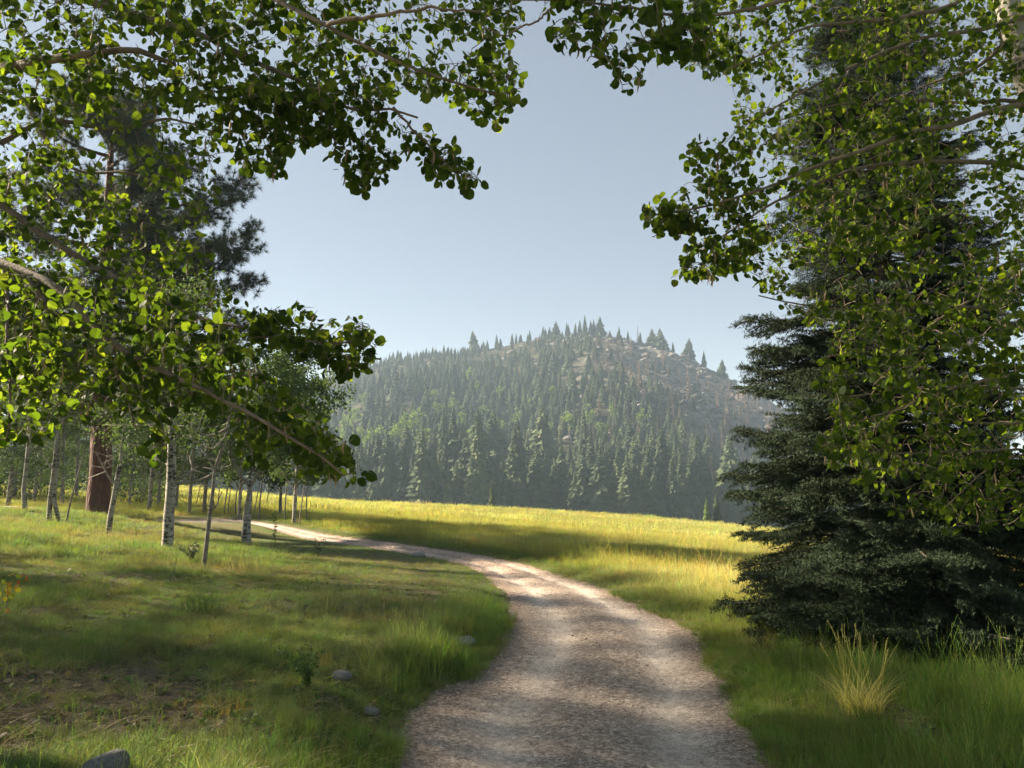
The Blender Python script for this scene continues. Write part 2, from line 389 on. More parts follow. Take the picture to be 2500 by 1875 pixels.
def road_uv(x, y):
    """signed position across the road (0 left edge .. 1 right edge) and distance in metres outside it"""
    x = np.asarray(x, float).ravel(); y = np.asarray(y, float).ravel(); out = np.zeros(len(x)); dist = np.zeros(len(x))
    for s in range(0, len(x), 20000):
        q = np.stack([x[s:s + 20000], y[s:s + 20000]], -1)
        i = np.argmin(((q[:, None] - CEN[None]) ** 2).sum(-1), 1)
        a = LEDGE[i]; b = REDGE[i]; w = np.linalg.norm(b - a, axis=1)
        T = norm(CEN[np.minimum(i + 1, NS - 1)] - CEN[np.maximum(i - 1, 0)]); nrm = np.stack([T[:, 1], -T[:, 0]], -1)
        off = ((q - CEN[i]) * nrm).sum(-1); half = 0.5 * np.abs(((b - a) * nrm).sum(-1)) + 1e-6
        far = np.linalg.norm(q - CEN[i], axis=1); off = np.sign(off) * np.maximum(np.abs(off), np.where(far > half * 1.6, far, 0))
        out[s:s + 20000] = 0.5 + 0.5 * off / half; dist[s:s + 20000] = np.abs(off) - half
    return out, dist

def wpt(px, py, d): p = at(px, py, d); return (p[0], p[1], p[2])
CP = [(0, -4, 0.0), (0, 2, 0.0), (0.5, 6, 0), (1.2, 10, 0), (0.4, 14, 0), (-1.5, 18, 0), (-4.5, 22, 0), (-8, 25, 0.02), (-15, 30, 0.15), (-24, 32, 0.4),
      (-2, 5.5, .10), (-4, 5, .22), (-3, 9, .16), (-8, 6, .45), (-2.5, 14, .10), (-6, 12, .38), (-10, 15, .6), (-14, 22, .75), (-20, 10, 1.2), (-12, 0, .7),
      wpt(98, 513, 27), wpt(25, 510, 27), wpt(0, 505, 31), wpt(-150, 505, 32),
      (3, 5.5, -.02), (4.6, 9, -.03), (8, 8, -.15), (6, 14, -.14), (3, 18, -.1), (10, 20, -.55), (0, 26, -.05), (14, 4, -.3), (20, 12, -1.0), (25, 30, -1.7),
      wpt(294, 524, 30), wpt(190, 515, 34), wpt(100, 503, 45), wpt(0, 494, 50),
      wpt(307, 500, 105), wpt(418, 504, 112), wpt(529, 509.5, 115), wpt(618, 515, 112), wpt(707, 524, 105), wpt(830, 538, 92), wpt(1000, 560, 85),
      wpt(180, 488, 100), wpt(60, 482, 95), wpt(-150, 476, 90), wpt(400, 517, 60), wpt(550, 531, 50), wpt(680, 545, 48),
      (60, 60, -5.5), (45, 15, -2.6), (-60, 40, 1.8), (-45, 0, 2.0), (0, -40, 0.2), (40, -30, -1.5), (-40, -35, 1.5)]
CP = np.array(CP, float)
def _tps(r2): return 0.5 * r2 * np.log(r2 + 1e-9)
_K = _tps(((CP[:, None, :2] - CP[None, :, :2]) ** 2).sum(-1)) + np.eye(len(CP)) * 2.0
_Pm = np.hstack([np.ones((len(CP), 1)), CP[:, :2]])
_A = np.block([[_K, _Pm], [_Pm.T, np.zeros((3, 3))]])
_w = np.linalg.solve(_A, np.concatenate([CP[:, 2], np.zeros(3)]))
def base_h(x, y):
    x = np.asarray(x, float); y = np.asarray(y, float); sh = x.shape; q = np.stack([x.ravel(), y.ravel()], -1); o = np.zeros(len(q))
    for s in range(0, len(q), 40000):
        k = q[s:s + 40000]; o[s:s + 40000] = _tps(((k[:, None] - CP[None, :, :2]) ** 2).sum(-1)) @ _w[:-3] + _w[-3] + k @ _w[-2:]
    z = o.reshape(sh); r = np.hypot(x, y)
    f = sstep(105, 190, r)
    lim = np.clip(z, -9, 5)
    return lim * (1 - f) + (-15.0) * f
def ground_h(x, y, fine=True):
    x = np.asarray(x, float); y = np.asarray(y, float); sh = x.shape
    z = base_h(x, y).ravel(); u, d = road_uv(x, y); xr = x.ravel(); yr = y.ravel()
    left = u < 0.5
    jag = 0.11 * (fbm(xr * 2.3, yr * 2.3, 4) - 0.5) * 2
    dd = d + jag
    nb_ = 1 - sstep(11, 15, yr)
    bank = np.where(left, (0.03 + 0.17 * nb_) * sstep(-.05, .9, dd), 0.05 * sstep(-.05, .6, dd))
    nearf = 1 - sstep(25, 60, np.hypot(xr, yr))
    rough = (fbm(xr * .9, yr * .9, 4) - 0.5) * 0.14 * sstep(0.1, 1.2, d) * (0.35 + 0.65 * nearf) * (1 - .7 * (1 - nb_) * left * (1 - sstep(2, 5, d)))
    # a small cut bank in the left slope
    p = on_plane(255., 627., .2)
    rough = rough + 0.10 * np.exp(-(((xr - p[0]) / 1.5) ** 2 + ((yr - p[1] - .55) / .38) ** 2)) * left
    z = z + (bank + rough) - 0.09 * (1 - sstep(-.06, .10, dd))
    return z.reshape(sh)

# albedo of the plant cover, by place
def cover(x, y):
    x = np.asarray(x, float).ravel(); y = np.asarray(y, float).ravel()
    u, d = road_uv(x, y); left = (u < .5)
    c = np.zeros((len(x), 3)); n1 = fbm(x * .5, y * .5, 4); n2 = fbm(x * 1.7 + 40, y * 1.7, 4); n3 = fbm(x * .09 + 7, y * .30, 4); n4 = fbm(x * .05 + 70, y * .16, 3)
    L = lambda a, b, f: np.asarray(a) * (1 - f[:, None]) + np.asarray(b) * f[:, None]
    bank = L((.155, .215, .075), (.205, .235, .125), sstep(.42, .62, n1)); bank = L(bank, (.22, .20, .09), sstep(.58, .74, n2) * .6)
    far_l = sstep(11, 17, np.hypot(x, y)); bank = L(bank, (.22, .19, .075), far_l * .55 * sstep(.35, .55, n1))
    mead = L((.31, .30, .095), (.40, .375, .16), sstep(.45, .66, n3)); mead = L(mead, (.23, .235, .065), sstep(.52, .7, n4) * .8)
    mead = L(mead, (.46, .42, .22), sstep(.62, .75, fbm(x * .06 + 3, y * .22 + 11, 4)) * .8)
    verge = L((.125, .205, .042), (.155, .23, .052), sstep(.4, .6, n1))
    md = sstep(8, 15, y + .25 * x + 2 * (n1 - .5)) * np.where(left, 0, 1)
    c = L(bank, verge, np.where(left, sstep(1.2, .25, d) * .8, 1.0)); c = L(c, mead, md)
    wd = left & (y > 33); c[wd] = L((.10, .135, .05), mead[wd], sstep(38, 60, y[wd]) * sstep(-.62, -.40, x[wd] / y[wd]))
    c = L(c, (.075, .135, .045), sstep(1.5, .3, d) * (~left) * sstep(9, 12, y) * .7)
    return c
SOIL1 = on_plane(95., 715., .12)[:2]; SOIL2 = on_plane(893., 735., 0.)[:2]; SOIL3 = on_plane(330., 690., .1)[:2]
def bare(x, y):
    n = fbm(x * 1.6 + 5, y * 1.6, 4) - .5
    a = 1 - sstep(.5, 1.4, np.hypot((x - SOIL1[0]) / 1.7, (y - SOIL1[1] + .35) / 1.25) + 1.3 * n)
    c_ = sstep(.58, .74, fbm(x * .9 + 60, y * .9, 4)) * .75 * (x < -.6) * (y < 12)
    a = np.maximum(a, c_); b = 1 - sstep(.5, 1.2, np.hypot((x - SOIL2[0]) / .42, (y - SOIL2[1]) / .85) + 1.0 * n)
    return np.clip(np.maximum(a, b), 0, 1)

# ground sheet: polar grid, fine in front of the camera, coarse elsewhere, out to the horizon
th = np.concatenate([np.radians(np.arange(-44, 44.01, .22)), np.radians(np.arange(48, 316, 5.0))])
rr = np.concatenate([[0.05], np.geomspace(.8, 200, 400), [260, 400, 700, 1100, 1700]])
TH, RR = np.meshgrid(th, rr); gx = RR * np.sin(TH); gy = RR * np.cos(TH); gz = ground_h(gx, gy)
nr_, nt_ = gx.shape
i, j = np.meshgrid(np.arange(nr_ - 1), np.arange(nt_), indexing='ij'); j2 = (j + 1) % nt_
quads = np.stack([i * nt_ + j, i * nt_ + j2, (i + 1) * nt_ + j2, (i + 1) * nt_ + j], -1).reshape(-1, 4)[:, ::-1]
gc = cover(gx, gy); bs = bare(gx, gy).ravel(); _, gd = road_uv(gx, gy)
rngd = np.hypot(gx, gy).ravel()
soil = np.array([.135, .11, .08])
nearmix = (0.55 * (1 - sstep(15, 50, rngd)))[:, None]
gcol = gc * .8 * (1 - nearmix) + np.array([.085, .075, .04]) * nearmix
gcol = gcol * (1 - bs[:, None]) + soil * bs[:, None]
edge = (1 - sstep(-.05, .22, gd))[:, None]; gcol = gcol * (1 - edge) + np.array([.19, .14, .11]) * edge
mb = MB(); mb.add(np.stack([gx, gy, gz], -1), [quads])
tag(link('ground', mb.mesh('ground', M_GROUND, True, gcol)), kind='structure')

# road ribbon with wheel ruts
NA = 41; uu = np.linspace(-.12, 1.12, NA)
rx = LEDGE[:, None, 0] * (1 - uu) + REDGE[:, None, 0] * uu; ry = LEDGE[:, None, 1] * (1 - uu) + REDGE[:, None, 1] * uu
RC = smooth_poly(np.hstack([CEN, np.zeros((NS, 1))]), 900)[:, :2]
k = np.linspace(0, NS - 1, 900); rx = np.stack([np.interp(k, np.arange(NS), rx[:, q]) for q in range(NA)], 1); ry = np.stack([np.interp(k, np.arange(NS), ry[:, q]) for q in range(NA)], 1)
rut = np.exp(-((uu - .27) / .10) ** 2) + np.exp(-((uu - .80) / .10) ** 2)
rz = base_h(rx, ry) - .03 * rut + .02 * np.exp(-((uu - .53) / .12) ** 2) + (fbm(rx * 3, ry * 3, 4) - .5) * .016 + (fbm(rx * 12, ry * 12, 3) - .5) * .010
ij = np.arange(899)[:, None] * NA + np.arange(NA - 1)
q = np.stack([ij, ij + 1, ij + NA + 1, ij + NA], -1).reshape(-1, 4)
rn = fbm(rx * 1.1, ry * 1.1, 4); rutf = np.clip(rut[None] * (.55 + .9 * rn), 0, 1)[..., None]
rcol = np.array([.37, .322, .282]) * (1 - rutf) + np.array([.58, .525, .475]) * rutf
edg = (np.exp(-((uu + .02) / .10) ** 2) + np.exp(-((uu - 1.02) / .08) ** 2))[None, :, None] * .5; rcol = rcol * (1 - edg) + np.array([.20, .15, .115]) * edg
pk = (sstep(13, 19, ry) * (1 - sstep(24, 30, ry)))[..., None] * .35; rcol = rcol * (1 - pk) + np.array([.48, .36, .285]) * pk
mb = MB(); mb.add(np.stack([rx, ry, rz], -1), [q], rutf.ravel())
tag(link('road', mb.mesh('road', M_ROAD, True, rcol.reshape(-1, 3))), kind='structure')

def stand(px, py, d0=None):
    """where the line of sight meets the ground"""
    d = np.geomspace(3, 160, 900); P = at(np.full(900, px), np.full(900, py), d); g = ground_h(P[:, 0], P[:, 1])
    k = np.where(P[:, 2] <= g)[0]
    if d0 is not None or len(k) == 0:
        p = at(px, py, d0 or 60.); return np.array([p[0], p[1], float(ground_h(p[0:1], p[1:2])[0])])
    p = P[k[0]]; return np.array([p[0], p[1], g[k[0]]])

# ------------------------------------------------------------------ hill
RID = np.array([(-500, 472), (-200, 452), (0, 425), (150, 402), (260, 390), (340, 378), (380, 363), (418, 359), (471, 354), (507, 346.7), (529, 341), (562, 335), (591, 332), (618, 335), (640, 341), (663, 346), (685, 354), (707, 363), (729, 375), (751, 388), (775, 404), (820, 428), (900, 455), (1000, 472), (1200, 480), (1500, 484)], float)
def hill_params(px):
    py = np.interp(px, RID[:, 0], RID[:, 1]); R = 520 + 30 * np.sin(px / 140.0) - 40 * sstep(620, 780, px)
    y0 = 215 + 14 * np.sin(px / 90.) + 10 * np.sin(px / 37.)
    r = ray(px, py); zr = CAM[2] + r[..., 2] / r[..., 1] * R
    return y0, R, zr
def hill_h(px, y):
    y0, R, zr = hill_params(px); zb = -13.0; t = (y - y0) / (R - y0)
    g = np.clip(t, 0, 1); g = .72 * g + .28 * g * g * (3 - 2 * g)
    z = zb + (zr - zb) * g; x = (px - 512) / F * y
    amp = np.clip(t, 0, 1) * np.clip(1.15 - t, 0, 1) * 4
    z = z + amp * (fbm(x * .018, y * .018, 4) - .5) * 16
    rock = sstep(560, 680, px) * sstep(.15, .5, t)
    rd = 1 - np.abs(2 * fbm(x * .05 + 5, y * .05, 5) - 1); z = z + rock * (rd - .8) * 16 * np.clip(1.25 - t, 0.12, 1)
    z = np.where(t > 1, z - (y - R) * .30 - ((np.maximum(y - R, 0)) ** 2) * .0008, z)
    return np.maximum(z, -16.0)
hp = np.arange(-500, 1501, 4.0); hy = np.concatenate([np.linspace(185, 600, 190), np.linspace(612, 900, 16)])
HP, HY = np.meshgrid(hp, hy); hz = hill_h(HP, HY); hx = (HP - 512) / F * HY
nh, nw = hx.shape; ij = np.arange(nh - 1)[:, None] * nw + np.arange(nw - 1)
q = np.stack([ij, ij + 1, ij + nw + 1, ij + nw], -1).reshape(-1, 4)
rockm = sstep(520, 690, HP + 120 * (fbm(hx * .02, HY * .02) - .5)) * sstep(330, 400, HY + 30 * (fbm(hx * .03, HY * .03) - .5)) 
rockm = np.maximum(rockm, sstep(640, 720, HP) * .8)
hcol = np.array([.05, .05, .032]) * (1 - rockm[..., None]) + np.array([.155, .148, .14]) * rockm[..., None]
scr = (np.exp(-((HP - 735) / 30) ** 2 - ((HY - 425) / 26) ** 2))[..., None]; hcol = hcol * (1 - scr) + np.array([.34, .25, .19]) * scr
mb = MB(); mb.add(np.stack([hx, HY, hz], -1), [q])
tag(link('hill', mb.mesh('hill', M_HILL, False, hcol.reshape(-1, 3))), kind='structure')

# ------------------------------------------------------------------ geometry-node scatter for the uncountable
def scatter(name, pts, rot, scl, tint, sources, kind='stuff', label=None, cat=None):
    c = bpy.data.collections.new(name + '_pieces')
    for k, s in enumerate(sources): c.objects.link(bpy.data.objects.new('%s_piece.%03d' % (name, k), s))
    n = len(pts); me = bpy.data.meshes.new(name); me.vertices.add(n); me.vertices.foreach_set('co', np.asarray(pts, np.float32).ravel())
    def at3(nm, v): a = me.attributes.new(nm, 'FLOAT_VECTOR', 'POINT'); a.data.foreach_set('vector', np.asarray(v, np.float32).ravel())
    at3('rot', rot); at3('scl', scl); at3('tint', tint)
    a = me.attributes.new('idx', 'INT', 'POINT'); a.data.foreach_set('value', np.random.RandomState(n).randint(0, len(sources), n).astype(np.int32))
    o = link(name, me); g = bpy.data.node_groups.new(name + '_nodes', 'GeometryNodeTree')
    g.interface.new_socket('Geometry', in_out='INPUT', socket_type='NodeSocketGeometry'); g.interface.new_socket('Geometry', in_out='OUTPUT', socket_type='NodeSocketGeometry')
    gi = g.nodes.new('NodeGroupInput'); go = g.nodes.new('NodeGroupOutput'); ip = g.nodes.new('GeometryNodeInstanceOnPoints')
    ci = g.nodes.new('GeometryNodeCollectionInfo'); ci.inputs['Collection'].default_value = c; ci.inputs['Separate Children'].default_value = True; ci.inputs['Reset Children'].default_value = True
    def na(nm, t): x = g.nodes.new('GeometryNodeInputNamedAttribute'); x.data_type = t; x.inputs['Name'].default_value = nm; return x.outputs['Attribute']
    e = g.nodes.new('FunctionNodeEulerToRotation'); ln = g.links.new
    ln(na('rot', 'FLOAT_VECTOR'), e.inputs[0]); ln(gi.outputs[0], ip.inputs['Points']); ln(ci.outputs[0], ip.inputs['Instance'])
    ip.inputs['Pick Instance'].default_value = True; ln(na('idx', 'INT'), ip.inputs['Instance Index']); ln(e.outputs[0], ip.inputs['Rotation']); ln(na('scl', 'FLOAT_VECTOR'), ip.inputs['Scale'])
    ln(ip.outputs[0], go.inputs[0]); md = o.modifiers.new('scatter', 'NODES'); md.node_group = g
    tag(o, label, cat, None, kind); return o

# ------------------------------------------------------------------ hill trees
def conifer_mesh(seed, name, m, slim=.16, dead=False, ragged=.35):
    r = np.random.RandomState(seed); b = MB()
    tube(b, [(0, 0, -.04), (0, 0, .5), (0, 0, .97)], [.014, .009, .002], 4, .2, 1)
    nt = 34 if not dead else 16; V = []; T = []; A = []
    for t in range(nt):
        f = t / (nt - 1); z = .08 + .90 * f; R = slim * (1 - f) ** .85 * (1.0 if f > .1 else .75) + .008
        nb = (11 if f < .7 else 7) if not dead else 5
        a0 = r.rand() * 6.28
        for k in range(nb):
            a = a0 + (k + r.rand() * .6) * 6.283 / nb; L = R * (1 - ragged + 2 * ragged * r.rand()); dr = .30 + .35 * r.rand()
            c, s = math.cos(a), math.sin(a); w = (.36 if not dead else .16) * L + .005; z1 = z - L * dr + .2 * L * r.rand()
            n0 = len(V); zz = z + .012
            V += [(0, 0, zz), (c * L * .55 - s * w, s * L * .55 + c * w, z - L * dr * .75), (c * L, s * L, z1), (c * L * .55 + s * w, s * L * .55 - c * w, z - L * dr * .75), (c * L * .5, s * L * .5, z - L * dr * .1 + .012)]
            T += [(n0, n0 + 1, n0 + 4), (n0 + 1, n0 + 2, n0 + 4), (n0 + 2, n0 + 3, n0 + 4), (n0 + 3, n0, n0 + 4)]
            A += [r.rand()] * 5
    b.add(V, [np.array(T)]); b.A[-1] = np.array(A)
    return b.mesh(name, [m, M_DARKB])
def round_mesh(seed, name, m, n=380, stem=True):
    r = np.random.RandomState(seed); b = MB(); tube(b, [(0, 0, -.04), (.01, 0, .5), (0, .01, .85)], [.013, .009, .003], 4, .5, 1)
    cl = r.randn(16, 3) * [.12, .12, .20] + [0, 0, .62]; c = cl[r.randint(0, 16, n)] + r.randn(n, 3) * .055
    scatter_shape(b, np.array([(-.5, 0, 0), (0, -.5, .1), (.5, 0, 0), (0, .6, .1)]), np.array([(0, 1, 2, 3)]), c, r.randn(n, 3), r.randn(n, 3), .05 + .04 * r.rand(n), r.rand(n))
    return b.mesh(name, [m, M_GREY])
CON = [conifer_mesh(100 + k, 'hill_conifer', M_HILLC,   .15 + .028 * (k % 4), ragged=.25 + .10 * (k % 4)) for k in range(8)]
PINE_H = [conifer_mesh(130 + k, 'crest_pine', M_HILLC, .27 + .04 * k, ragged=.75) for k in range(3)]
DEADM = [conifer_mesh(150 + k, 'dead_conifer', M_HILLD, .10, True, .5) for k in range(3)]
ASPH = [round_mesh(170 + k, 'hill_aspen', M_HILLA) for k in range(4)]

r = np.random.RandomState(21); NT = 15000
tp = r.uniform(-420, 1180, NT); ty = np.sqrt(r.uniform(200 ** 2, 530 ** 2, NT)); y0, R, zr = hill_params(tp); tt = (ty - y0) / (R - y0)
xx = (tp - 512) / F * ty
dens = 1 - .93 * sstep(520, 630, tp + 110 * (fbm(xx * .03, ty * .03) - .5)) * sstep(.32, .62, tt + .25 * (fbm(xx * .03 + 9, ty * .03) - .5))
dens = np.minimum(dens, 1 - .86 * sstep(655, 710, tp))
dens = np.minimum(dens, 1 - .4 * sstep(.7, .95, tt) * sstep(430, 500, tp))
dens = dens * (.30 + .75 * sstep(.36, .52, fbm(xx * .035 + 50, ty * .035, 4)) + .4 * (1 - sstep(.05, .25, tt)))
keep = (tt > -.05) & (tt < 1.0) & (r.rand(NT) < dens); tp, ty, tt, xx = tp[keep], ty[keep], tt[keep], xx[keep]
# thin to a spacing
order = np.argsort(r.rand(len(tp))); cell = {}; sel = []
for k in order:
    key = (int(xx[k] / 4.5), int(ty[k] / 5.8))
    if key in cell: continue
    cell[key] = 1; sel.append(k)
sel = np.array(sel); tp, ty, tt, xx = tp[sel], ty[sel], tt[sel], xx[sel]; tz = hill_h(tp, ty)
th_ = (6.8 + 4.2 * r.rand(len(tp)) + 5.5 * r.rand(len(tp)) ** 5) * (1 + 1.15 * (1 - sstep(.02, .30, tt))); th_ *= 1 - .40 * sstep(.55, .95, tt)
th_ *= 1 - .35 * sstep(600, 700, tp) * sstep(.2, .5, tt)
vis = (tp > 345) & (tp < 745); idx = np.where(vis)[0]; idx = idx[np.argsort(-(th_[idx] / ty[idx]))][:290]
one = np.zeros(len(tp), bool); one[idx] = True
for q_, k in enumerate(idx):
    o = link('hill_conifer', CON[r.randint(8)], loc=(xx[k], ty[k], tz[k] - .2)); s = th_[k]; o.scale = (s * r.uniform(.9, 1.15), s * r.uniform(.9, 1.15), s); o.rotation_euler = (0, 0, r.rand() * 6.28)
    z_ = ['behind the left end of the meadow', 'behind the middle of the meadow', 'behind the right end of the meadow'][int(tp[k] > 480) + int(tp[k] > 620)]
    tag(o, ('tall dark conifer in the front rank of forest ' if ty[k] < 236 else 'dark conifer in the second ranks of forest ') + z_, 'conifer', 'conifers at the foot of the hill')
rest = np.where(~one)[0]; hs = th_[rest]
scatter('hillside_forest', np.stack([xx[rest], ty[rest], tz[rest] - .2], -1), np.stack([np.zeros(len(rest)), np.zeros(len(rest)), r.rand(len(rest)) * 6.28], -1),
        np.stack([hs * r.uniform(.85, 1.2, len(rest)), hs * r.uniform(.85, 1.2, len(rest)), hs], -1), np.ones((len(rest), 3)), CON, 'stuff', 'hazy dark green conifer forest covering the slope of the hill')
# dead, brown trees on the right slope
n = 260; dp = r.uniform(590, 790, n); dt = r.uniform(.08, .8, n); y0, R, zr = hill_params(dp); dy = y0 + dt * (R - y0); dx = (dp - 512) / F * dy
s = r.uniform(6, 13, n)
scatter('dead_trees', np.stack([dx, dy, hill_h(dp, dy) - .2], -1), np.stack([r.randn(n) * .04, r.randn(n) * .04, r.rand(n) * 6.28], -1), np.stack([s, s, s], -1), np.ones((n, 3)), DEADM, 'stuff', 'brown and grey dead trees scattered on the right slope of the hill')
# rock outcrops
def rock_mesh(seed, name, m, sub=2, flat=.6, rough=.3):
    r = np.random.RandomState(seed); import bmesh
    bm = bmesh.new(); bmesh.ops.create_icosphere(bm, subdivisions=sub, radius=1)
    off = r.rand(3) * 50
    pl = norm(r.randn(7, 3)); pd = .62 + .3 * r.rand(7)
    for v in bm.verts:
        c = np.array(v.co); f = 1 + rough * (fbm(np.array([c[0] * 1.4 + off[0]]), np.array([c[1] * 1.4 + c[2] * 1.1 + off[1]]), 3)[0] - .5) * 2
        c = c * f
        for p_, d_ in zip(pl, pd):
            e = c @ p_ - d_
            if e > 0: c = c - p_ * e * .85
        v.co = (c[0], c[1], c[2] * flat)
    me = bpy.data.meshes.new(name); bm.to_mesh(me); bm.free(); me.materials.append(m)
    me.polygons.foreach_set('use_smooth', np.full(len(me.polygons), sub > 2)); return me
CRAGS = [rock_mesh(300 + k, 'crag', M_CRAG, 2, .75, .5) for k in range(5)]
n = 1900; cp_ = r.uniform(500, 800, n); ct = r.uniform(.25, 1.0, n); y0, R, zr = hill_params(cp_); cyy = y0 + ct * (R - y0); cx_ = (cp_ - 512) / F * cyy
k = r.rand(n) < np.clip(sstep(520, 700, cp_) * .6 + sstep(.6, .95, ct) * .5, 0, 1) * (.25 + 1.5 * sstep(.45, .65, fbm(cx_ * .04, cyy * .04))); cp_, ct, cyy, cx_ = cp_[k], ct[k], cyy[k], cx_[k]; n = len(cp_)
s = r.uniform(.6, 2.6, n) * (.7 + .5 * ct)
scatter('rock_outcrops', np.stack([cx_, cyy, hill_h(cp_, cyy)], -1), np.stack([r.randn(n) * .2, r.randn(n) * .2, r.rand(n) * 6.28], -1), np.stack([s * 1.3, s, s * .8], -1), np.ones((n, 3)), CRAGS, 'stuff', 'grey rock outcrops on the crest and right shoulder of the hill')
# lighter aspens scattered in the forest
for px, py, ph in [(405, 440, 22), (398, 448, 20), (414, 436, 18), (424, 446, 16), (356, 430, 20), (348, 438, 18), (440, 418, 13), (462, 428, 15), (485, 420, 12), (568, 432, 18), (588, 424, 14), (430, 450, 15), (382, 446, 18),
                   (345, 455, 18), (470, 380, 10), (478, 392, 9), (446, 436, 13), (640, 428, 15), (610, 418, 11), (392, 458, 18), (362, 445, 16), (371, 452, 18), (352, 412, 12), (366, 405, 10), (420, 425, 14), (436, 402, 11), (454, 410, 12), (500, 436, 15), (517, 426, 13), (530, 412, 11), (545, 440, 16), (600, 440, 15), (622, 446, 15), (500, 398, 10), (470, 448, 16), (418, 462, 18), (378, 464, 18), (552, 396, 9)]:
    ds = np.linspace(200, 520, 400); P = at(np.full(400, px), np.full(400, py + ph * .35), ds); hh = hill_h(np.full(400, float(px)), ds) ; w = np.where(P[:, 2] <= hh)[0]
    k = w[0] if len(w) else 150
    o = link('hillside_aspen', ASPH[r.randint(4)], loc=(P[k, 0], P[k, 1] - 6, hh[k])); s = ph * 1.35 * ds[k] / F; o.scale = (s, s, s); o.rotation_euler = (0, 0, r.rand() * 6)
    tag(o, 'pale green rounded aspen among the conifers ' + ('low on the left side of the hill' if px < 440 and py > 425 else 'high on the left slope of the hill' if px < 520 and py < 425 else 'low on the middle slope of the hill' if px < 560 else 'on the right slope of the hill'), 'tree', 'aspens among the hillside conifers')
# trees on the skyline of the hill
crest = [(474, 353, 26, 1, 'broad ragged pine on the skyline where the left ridge steps up'), (483, 352, 12, 0, 0), (497, 349, 16, 0, 0), (512, 346, 14, 0, 0), (521, 343, 10, 0, 0), (530, 341, 13, 0, 0),
         (543, 339, 15, 0, 'lone small spire on the skyline left of the summit clump'), (556, 336, 20, 1, 'full pine at the left end of the summit clump of trees'), (567, 335, 17, 0, 0), (575, 334, 16, 0, 0), (585, 333, 24, 0, 'tallest pointed conifer of the clump on the summit'), (580, 333, 19, 0, 0),
         (591, 333, 17, 0, 0), (600, 333, 24, 1, 'wide dark pine at the right end of the summit clump'), (594, 333, 19, 0, 0), (619, 335, 14, 0, 'pointed conifer on the skyline just right of the summit'), (628, 338, 11, 0, 0), (638, 341, 21, 2, 'bare dead snag with a thin spike on the skyline'), (640, 342, 14, 0, 0),
         (652, 345, 22, 1, 'left one of two broad pines on the right part of the skyline'), (660, 346, 23, 1, 'right one of two broad pines on the right part of the skyline'), (673, 350, 12, 0, 'small conifer in the dip between skyline pines'), (688, 355, 22, 1, 'leaning wide pine on the rocky right shoulder of the hill'), (704, 362, 18, 0, 'slim pointed conifer on the rocky right shoulder'), (722, 372, 20, 1, 'last pine low on the rocky right shoulder near the spruce')]
for px, py, ph, kd, lb in crest:
    y0, R, zr = hill_params(np.array([float(px)])); d = float(R[0]) - 4; z = float(hill_h(np.array([float(px)]), np.array([d]))[0])
    me = [CON, PINE_H, DEADM][kd][r.randint(3)]
    p = at(px, py, d); o = link('ridge_pine' if kd == 1 else ('dead_snag' if kd == 2 else 'ridge_conifer'), me, loc=(p[0], d, z - .5)); s = ph * d / F * .92 + .5
    o.scale = (s, s, s); o.rotation_euler = (0, r.randn() * .03, r.rand() * 6)
    tag(o, lb or 'small dark spire of a conifer on the skyline ' + ('of the left ridge below the summit' if px < 550 else 'within the summit clump' if px < 610 else 'right of the summit'), 'conifer', None if lb else 'small conifers along the hill skyline')
# small spruces at the far edge of the meadow
for px, py, ph, lb, mm in [(491.5, 507, 23, 'small grey green spruce standing alone before the dark forest at the meadow edge', 0), (707, 524, 27, 'pale young spruce at the right end of the meadow edge', 1), (717, 525, 34, 'dark spruce just right of the pale young spruce at the meadow edge', 2)]:
    d = 128.; p = at(px, py, d); z = float(ground_h(p[0:1], p[1:2])[0]); top = at(px, py - ph, d)[2]
    o = link('young_spruce', conifer_mesh(400 + mm, 'young_spruce', [M_HILLA, M_HILLA, M_HILLC][mm] if mm == 1 else M_HILLC, .2), loc=(p[0], p[1], z)); s = top - z; o.scale = (s * .8, s * .8, s)
    tag(o, lb, 'conifer')

# ------------------------------------------------------------------ air
import bmesh
bm = bmesh.new(); bmesh.ops.create_cube(bm, size=1.0)
for v in bm.verts: v.co = (v.co.x * 3700, v.co.y * 3700 + 60, 60 + v.co.z * 154)
hm = bpy.data.meshes.new('haze'); bm.to_mesh(hm); bm.free()
m, nt, out = mat('haze_air'); pv = N(nt, 'ShaderNodeVolumePrincipled'); pv.inputs['Color'].default_value = (.58, .77, 1.0, 1); pv.inputs['Density'].default_value = 0.00037; pv.inputs['Anisotropy'].default_value = 0.2
nt.links.new(pv.outputs[0], out.inputs['Volume']); hm.materials.append(m)
tag(link('haze', hm), 'thin blue haze filling the valley between the meadow and the hill', None, None, 'stuff')

